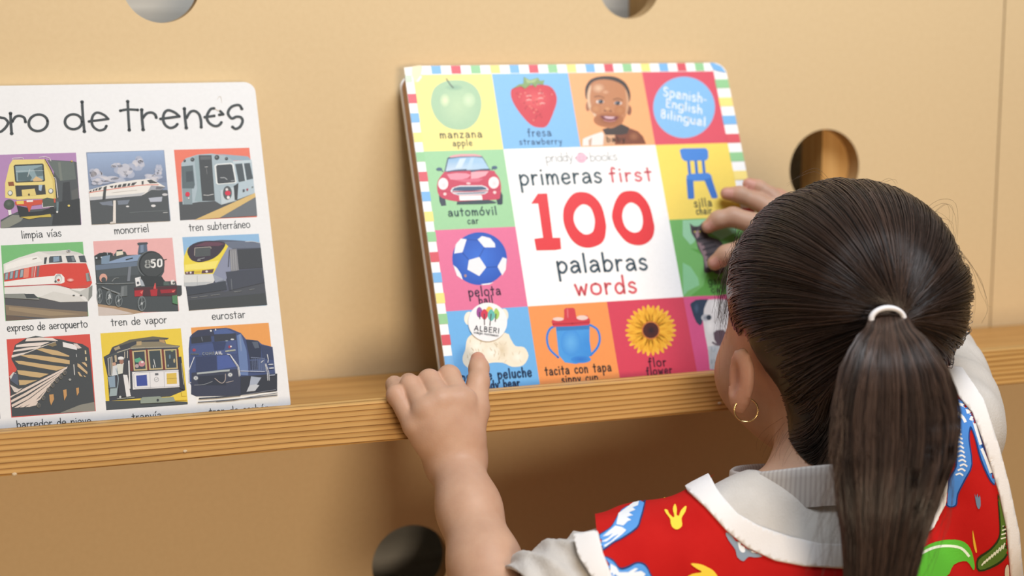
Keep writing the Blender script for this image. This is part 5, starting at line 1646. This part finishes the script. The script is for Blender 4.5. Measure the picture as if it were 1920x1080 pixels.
sel = (np.linalg.norm(BP - HC, axis=1) < 0.16) & (hcoord(BP)[:, 1] < 0.10) & (np.abs(hcoord(BP)[:, 0]) < np.where(hcoord(BP)[:, 2] < -0.035, 0.062, 0.083))
fh = np.where(sel, hairfield(BP), -1)
for s in (1, -1):                                   # the ears stay bare
    fh = np.minimum(fh, np.linalg.norm(BP - (EARC[s] + HL * s * 0.004), axis=1) - 0.0205)
CP, CF, (cn0, cn1, cn2) = clip(BP, BF, fh, (BN[:, 0], BN[:, 1], BN[:, 2]))
CN = np.stack([cn0, cn1, cn2], 1)
edge = np.clip(hairfield(CP) / 0.02, 0, 1)
CAPP = CP + CN * (0.0008 + 0.0042 * edge)[:, None]

def lock_color(seed, light=0.0):
    r = np.random.RandomState(seed % (2 ** 31))
    t = np.clip(r.beta(1.6, 3.2) + light, 0, 1)
    a, b = np.array(lin('#15100f')), np.array(lin('#5a463c'))
    return a + (b - a) * t

fc = BP[BF].mean(1)
okf = sel[BF[:, 0]] & (np.linalg.norm(fc - (EARC[1] + HL * .004), axis=1) > 0.021) & (np.linalg.norm(fc - (EARC[-1] - HL * .004), axis=1) > 0.021)
BVH_HEAD = BVHTree.FromPolygons([Vector(p) for p in BP], [tuple(int(i) for i in f) for f in BF[okf]])

class Strands:
    def __init__(self):
        self.v, self.f, self.c = [], [], []
    def add(self, pts, r, col, tip=0.35):
        pts = np.asarray(pts)
        n = len(pts)
        d = np.gradient(pts, axis=0)
        d /= np.linalg.norm(d, axis=1)[:, None] + 1e-9
        ref = np.array([0.3, 0.2, 0.93])
        u = np.cross(d, ref); u /= np.linalg.norm(u, axis=1)[:, None] + 1e-9
        w = np.cross(d, u)
        b = len(self.v)
        for i in range(n):
            rr = r * (1 - (1 - tip) * (i / (n - 1)))
            for k in range(3):
                a = 2 * math.pi * k / 3
                self.v.append(pts[i] + (u[i] * math.cos(a) + w[i] * math.sin(a)) * rr)
                self.c.append(col)
        for i in range(n - 1):
            for k in range(3):
                p, q = b + 3 * i + k, b + 3 * i + (k + 1) % 3
                self.f.append((p, q, q + 3, p + 3))
H = Strands()
H.v += list(CAPP); H.f += [tuple(t) for t in CF]; H.c += [np.array(lin('#241b18'))] * len(CAPP)
# roots scattered over the hair bearing skin
tri = CP[CF]
ar = np.linalg.norm(np.cross(tri[:, 1] - tri[:, 0], tri[:, 2] - tri[:, 0]), axis=1)
NS = 7500
pick = rng.choice(len(CF), NS, p=ar / ar.sum())
w = rng.dirichlet((1, 1, 1), NS)
roots = (tri[pick] * w[:, :, None]).sum(1)
# more along the hairline, where the drawn-back hair starts
keep = (np.linalg.norm(roots - EARC[1], axis=1) > 0.024) & (np.linalg.norm(roots - EARC[-1], axis=1) > 0.024)
roots = roots[keep]
near_edge = np.nonzero(hairfield(CP[CF].mean(1)) < 0.012)[0]
pk = rng.choice(near_edge, 1900)
ww = rng.dirichlet((1, 1, 1), 1900)
more = (CP[CF[pk]] * ww[:, :, None]).sum(1)
more = more[(np.linalg.norm(more - EARC[1], axis=1) > 0.0225) & (np.linalg.norm(more - EARC[-1], axis=1) > 0.0225)]
roots = np.concatenate([roots, more])
cen = hd(0, -0.01, -0.02)
def on_head(p, h):
    q = BVH_HEAD.find_nearest(Vector(p))
    n = np.array(q[1])
    return np.array(q[0]) + n * h
dT = (T0 - cen); rT = np.linalg.norm(dT); dT /= rT
lock_dirs = rng.normal(size=(420, 3)); lock_dirs /= np.linalg.norm(lock_dirs, axis=1)[:, None]
lock_off = rng.uniform(0.0, 1.0, 420)
for i, R in enumerate(roots):
    d0 = R - cen; r0 = np.linalg.norm(d0); d0 = d0 / r0
    om = math.acos(np.clip(d0 @ dT, -1, 1))
    lk = int(np.argmax(lock_dirs @ d0))
    lift = 0.0028 + 0.0030 * lock_off[lk] + rng.uniform(0, 0.0022)
    m = 6 + int(om * 5)
    pts = []
    ph = rng.normal() * 0.05
    jit = np.cross(d0, dT); jit /= np.linalg.norm(jit) + 1e-9
    for k in range(m):
        t = k / (m - 1)
        s = (math.sin((1 - t) * om) * d0 + math.sin(t * om) * dT) / (math.sin(om) + 1e-9)
        s = s + jit * (0.06 * math.sin(math.pi * t) * (lock_off[lk] - 0.5) + ph * math.sin(math.pi * t) * 0.5)
        p = cen + s * (r0 + (rT - r0) * t)
        hh = lift * min(1, t * 4 + 0.25) * (1 + 0.9 * t * t)
        p = on_head(p, hh)
        if t > 0.8:
            a = (t - 0.8) / 0.2
            p = p * (1 - a) + (T0 + jit * 0.006 * (1 if (i % 2) else 0.4) + TD * 0.008) * a
        pts.append(p)
    H.add(pts, rng.uniform(0.00022, 0.00046), lock_color(lk * 7 + i % 3, 0.10 * (rng.rand() - 0.3)))
# loose wisps at the left temple and fly-away hairs
def wisp(S, pl, r, col, n=10):
    pts = [at(*q) for q in pl]
    S.add(catmull(pts, 4), r, col, 0.3)
for k in range(90):
    a = rng.rand()
    x0, y0 = 1400 - 30 * a + rng.normal() * 8, 420 + 70 * a
    x1 = 1352 + rng.normal() * 9 + 10 * a
    yy = -0.215 + 0.02 * rng.rand()
    wisp(H, [(x0, y0, yy - .012), (x1 + 12, y0 + 70, yy - .004), (x1, y0 + 130 + rng.normal() * 10, yy), (x1 + 4 + rng.normal() * 5, 600 + rng.normal() * 35, yy + .004)], 0.00010, lock_color(k, 0.6))
for pl in ([(1725, 420, -.26), (1770, 385, -.25), (1785, 390, -.25), (1780, 425, -.25)], [(1718, 412, -.26), (1760, 378, -.25), (1790, 392, -.25), (1792, 440, -.25), (1788, 470, -.25)], [(1775, 445, -.26), (1815, 490, -.25), (1840, 540, -.25), (1853, 580, -.25), (1838, 605, -.25)],
           [(1770, 440, -.26), (1812, 482, -.25), (1838, 528, -.25), (1848, 565, -.25), (1856, 572, -.25)], [(1790, 480, -.26), (1822, 520, -.255), (1828, 570, -.25), (1818, 612, -.25)], [(1795, 520, -.26), (1812, 560, -.255), (1812, 600, -.255), (1806, 630, -.25)],
           [(1640, 350, -.25), (1668, 335, -.245), (1682, 345, -.245)], [(1560, 345, -.24), (1530, 322, -.238), (1500, 326, -.238), (1478, 350, -.236)],
           [(1730, 400, -.26), (1752, 402, -.255), (1780, 420, -.25), (1790, 455, -.25)]):
    for q in range(2):
        wisp(H, [(a + rng.normal() * 3, b + rng.normal() * 3, c) for a, b, c in pl], 0.00011, lock_color(q + 3, 0.3))
for k in range(55):
    x = 1445 + 110 * rng.rand(); y = 815 + 35 * rng.rand()
    hit = BVH_BODY.ray_cast(Vector(CAM_C), Vector(ray(x, y)).normalized())
    if hit[0] is None:
        continue
    p0 = np.array(hit[0]); n0 = np.array(hit[1])
    sx, sz, sc = rng.normal() * .006, rng.uniform(.008, .018), rng.normal() * .003
    pts = [p0 + n0 * (.0012 - .0010 * t) + np.array([.012 * (1 - t) * (1 - t) + sx * t + sc * math.sin(3 * t), -0.002 * t, 0.016 * (1 - t) - sz * t * .5]) for t in np.linspace(0, 1, 7)]
    H.add(pts, 0.00008, lock_color(k, .5))
hair = wear('hair', H.v, H.f, M_HAIR, smooth=True, cols=H.c)
hair['label'] = 'dark brown hair drawn back'

# ponytail
ctr_px = [(1665, 588, TIE[1] + 0.004, 30), (1668, 612, TIE[1] - 0.012, 36), (1672, 645, TIE[1] - 0.022, 64), (1677, 700, TIE[1] - 0.030, 90), (1679, 770, -0.388, 104), (1676, 850, -0.396, 104), (1664, 940, -0.402, 84), (1656, 1020, -0.406, 67), (1648, 1090, -0.408, 58), (1640, 1180, -0.410, 48), (1634, 1260, -0.410, 26)]
ctr = np.array([at(x, y, d) for x, y, d, _ in ctr_px])
wid = np.array([wd / 3230.0 for *_, wd in ctr_px])
NT = 36
tt = np.linspace(0, len(ctr) - 1, NT)
C3 = np.array(catmull(ctr, 12))
ci = np.linspace(0, len(C3) - 1, NT).astype(int)
CEN = C3[ci]
WID = np.interp(tt, range(len(ctr)), wid)
side = np.array([CAM_R[0, 0], CAM_R[1, 0], 0]); side /= np.linalg.norm(side)
back = np.array([side[1], -side[0], 0])
DEP = np.minimum(WID * 0.62, 0.0165)
PT = Strands()
for j in range(NT):
    for k in range(24):
        a = 2 * math.pi * k / 24
        PT.v.append(CEN[j] + side * math.cos(a) * WID[j] * 0.86 + back * math.sin(a) * DEP[j] * 0.86)
        PT.c.append(np.array(lin('#201815')))
for j in range(NT - 1):
    for k in range(24):
        a, b = j * 24 + k, j * 24 + (k + 1) % 24
        PT.f.append((a, b, b + 24, a + 24))
for i in range(3400):
    th = rng.uniform(0, 2 * math.pi)
    rr = rng.uniform(0.80, 1.02) if i % 9 else rng.uniform(0.95, 1.10)
    lk = int((th / (2 * math.pi)) * 90)
    lr = np.random.RandomState(lk)
    dr = lr.uniform(-0.10, 0.10)
    end = int(NT * rng.uniform(0.78, 1.0)) if i % 6 else int(NT * rng.uniform(0.5, 0.9))
    idx = list(range(0, end, 2))
    w1, w2 = rng.normal() * 0.05, rng.normal() * 0.04
    pts = []
    for j in idx:
        t = j / NT
        aa = th + dr * 2.2 * t + w1 * math.sin(5 * t + i)
        q = rr + w2 * math.sin(4 * t + i * 1.7) * t + lr.uniform(-.03, .03)
        pts.append(CEN[j] + side * math.cos(aa) * WID[j] * q + back * math.sin(aa) * DEP[j] * q)
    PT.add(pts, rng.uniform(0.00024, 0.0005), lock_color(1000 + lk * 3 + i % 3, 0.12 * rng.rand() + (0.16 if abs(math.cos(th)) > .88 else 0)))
for k in range(46):                                  # stray ends either side
    s = -1 if k % 3 else 1
    x = 1676 + s * rng.uniform(92, 112); y0 = rng.uniform(720, 860)
    L = rng.uniform(160, 330)
    wisp(PT, [(x - s * 6, y0, -0.392), (x + s * rng.uniform(-4, 14), y0 + L * .35, -0.396), (x + s * rng.uniform(-30, 22) - L * .08, y0 + L * .7, -0.398), (x + s * rng.uniform(-40, 30) - L * .16, y0 + L, -0.398)], 0.00016, lock_color(k, .3))
pony = wear('ponytail', PT.v, PT.f, M_HAIR, smooth=True, cols=PT.c)
# hair tie
M_TIE, _, _ = mat_new('white elastic', (0.78, 0.77, 0.80), 0.7, 0.2)
e1 = np.cross(TD, [0, 0, 1.0]); e1 /= np.linalg.norm(e1)
e2 = np.cross(e1, TD)
vs, fs = [], []
TC = at(1664, 598, TIE[1] - 0.004)
for j in range(48):
    a = 2 * math.pi * j / 48
    rad = e1 * math.cos(a) * 0.0094 + e2 * math.sin(a) * 0.0062
    rn = rad / np.linalg.norm(rad)
    for k in range(10):
        b = 2 * math.pi * k / 10
        vs.append(TC + rad + (rn * math.cos(b) + TD * math.sin(b) * 1.4) * 0.0016)
for j in range(48):
    for k in range(10):
        a, b = j * 10 + k, j * 10 + (k + 1) % 10
        c, d = ((j + 1) % 48) * 10 + k, ((j + 1) % 48) * 10 + (k + 1) % 10
        fs.append((a, c, d, b))
wear('hair_tie', vs, fs, M_TIE, smooth=True)
# earring
M_GOLD, _, _ = mat_new('gold', (0.85, 0.60, 0.28), 0.18, 0.5, Metallic=1.0)
ec = at(1399, 769, EARC[1][1] - 0.006)
v1 = (CAM_C - ec) / np.linalg.norm(CAM_C - ec)
g1 = np.cross([0, 0, 1.0], v1); g1 /= np.linalg.norm(g1)
g2 = np.cross(v1, g1)
vs, fs = [], []
for j in range(64):
    a = 2 * math.pi * j / 64
    rn = g1 * math.cos(a) + g2 * math.sin(a)
    for k in range(8):
        b = 2 * math.pi * k / 8
        vs.append(ec + rn * 0.0072 + (rn * math.cos(b) + v1 * math.sin(b)) * 0.00058)
for j in range(64):
    for k in range(8):
        a, b = j * 8 + k, j * 8 + (k + 1) % 8
        c, d = ((j + 1) % 64) * 8 + k, ((j + 1) % 64) * 8 + (k + 1) % 8
        fs.append((a, c, d, b))
er = wear('earring', vs, fs, M_GOLD, smooth=True)
er['label'] = 'thin gold hoop'
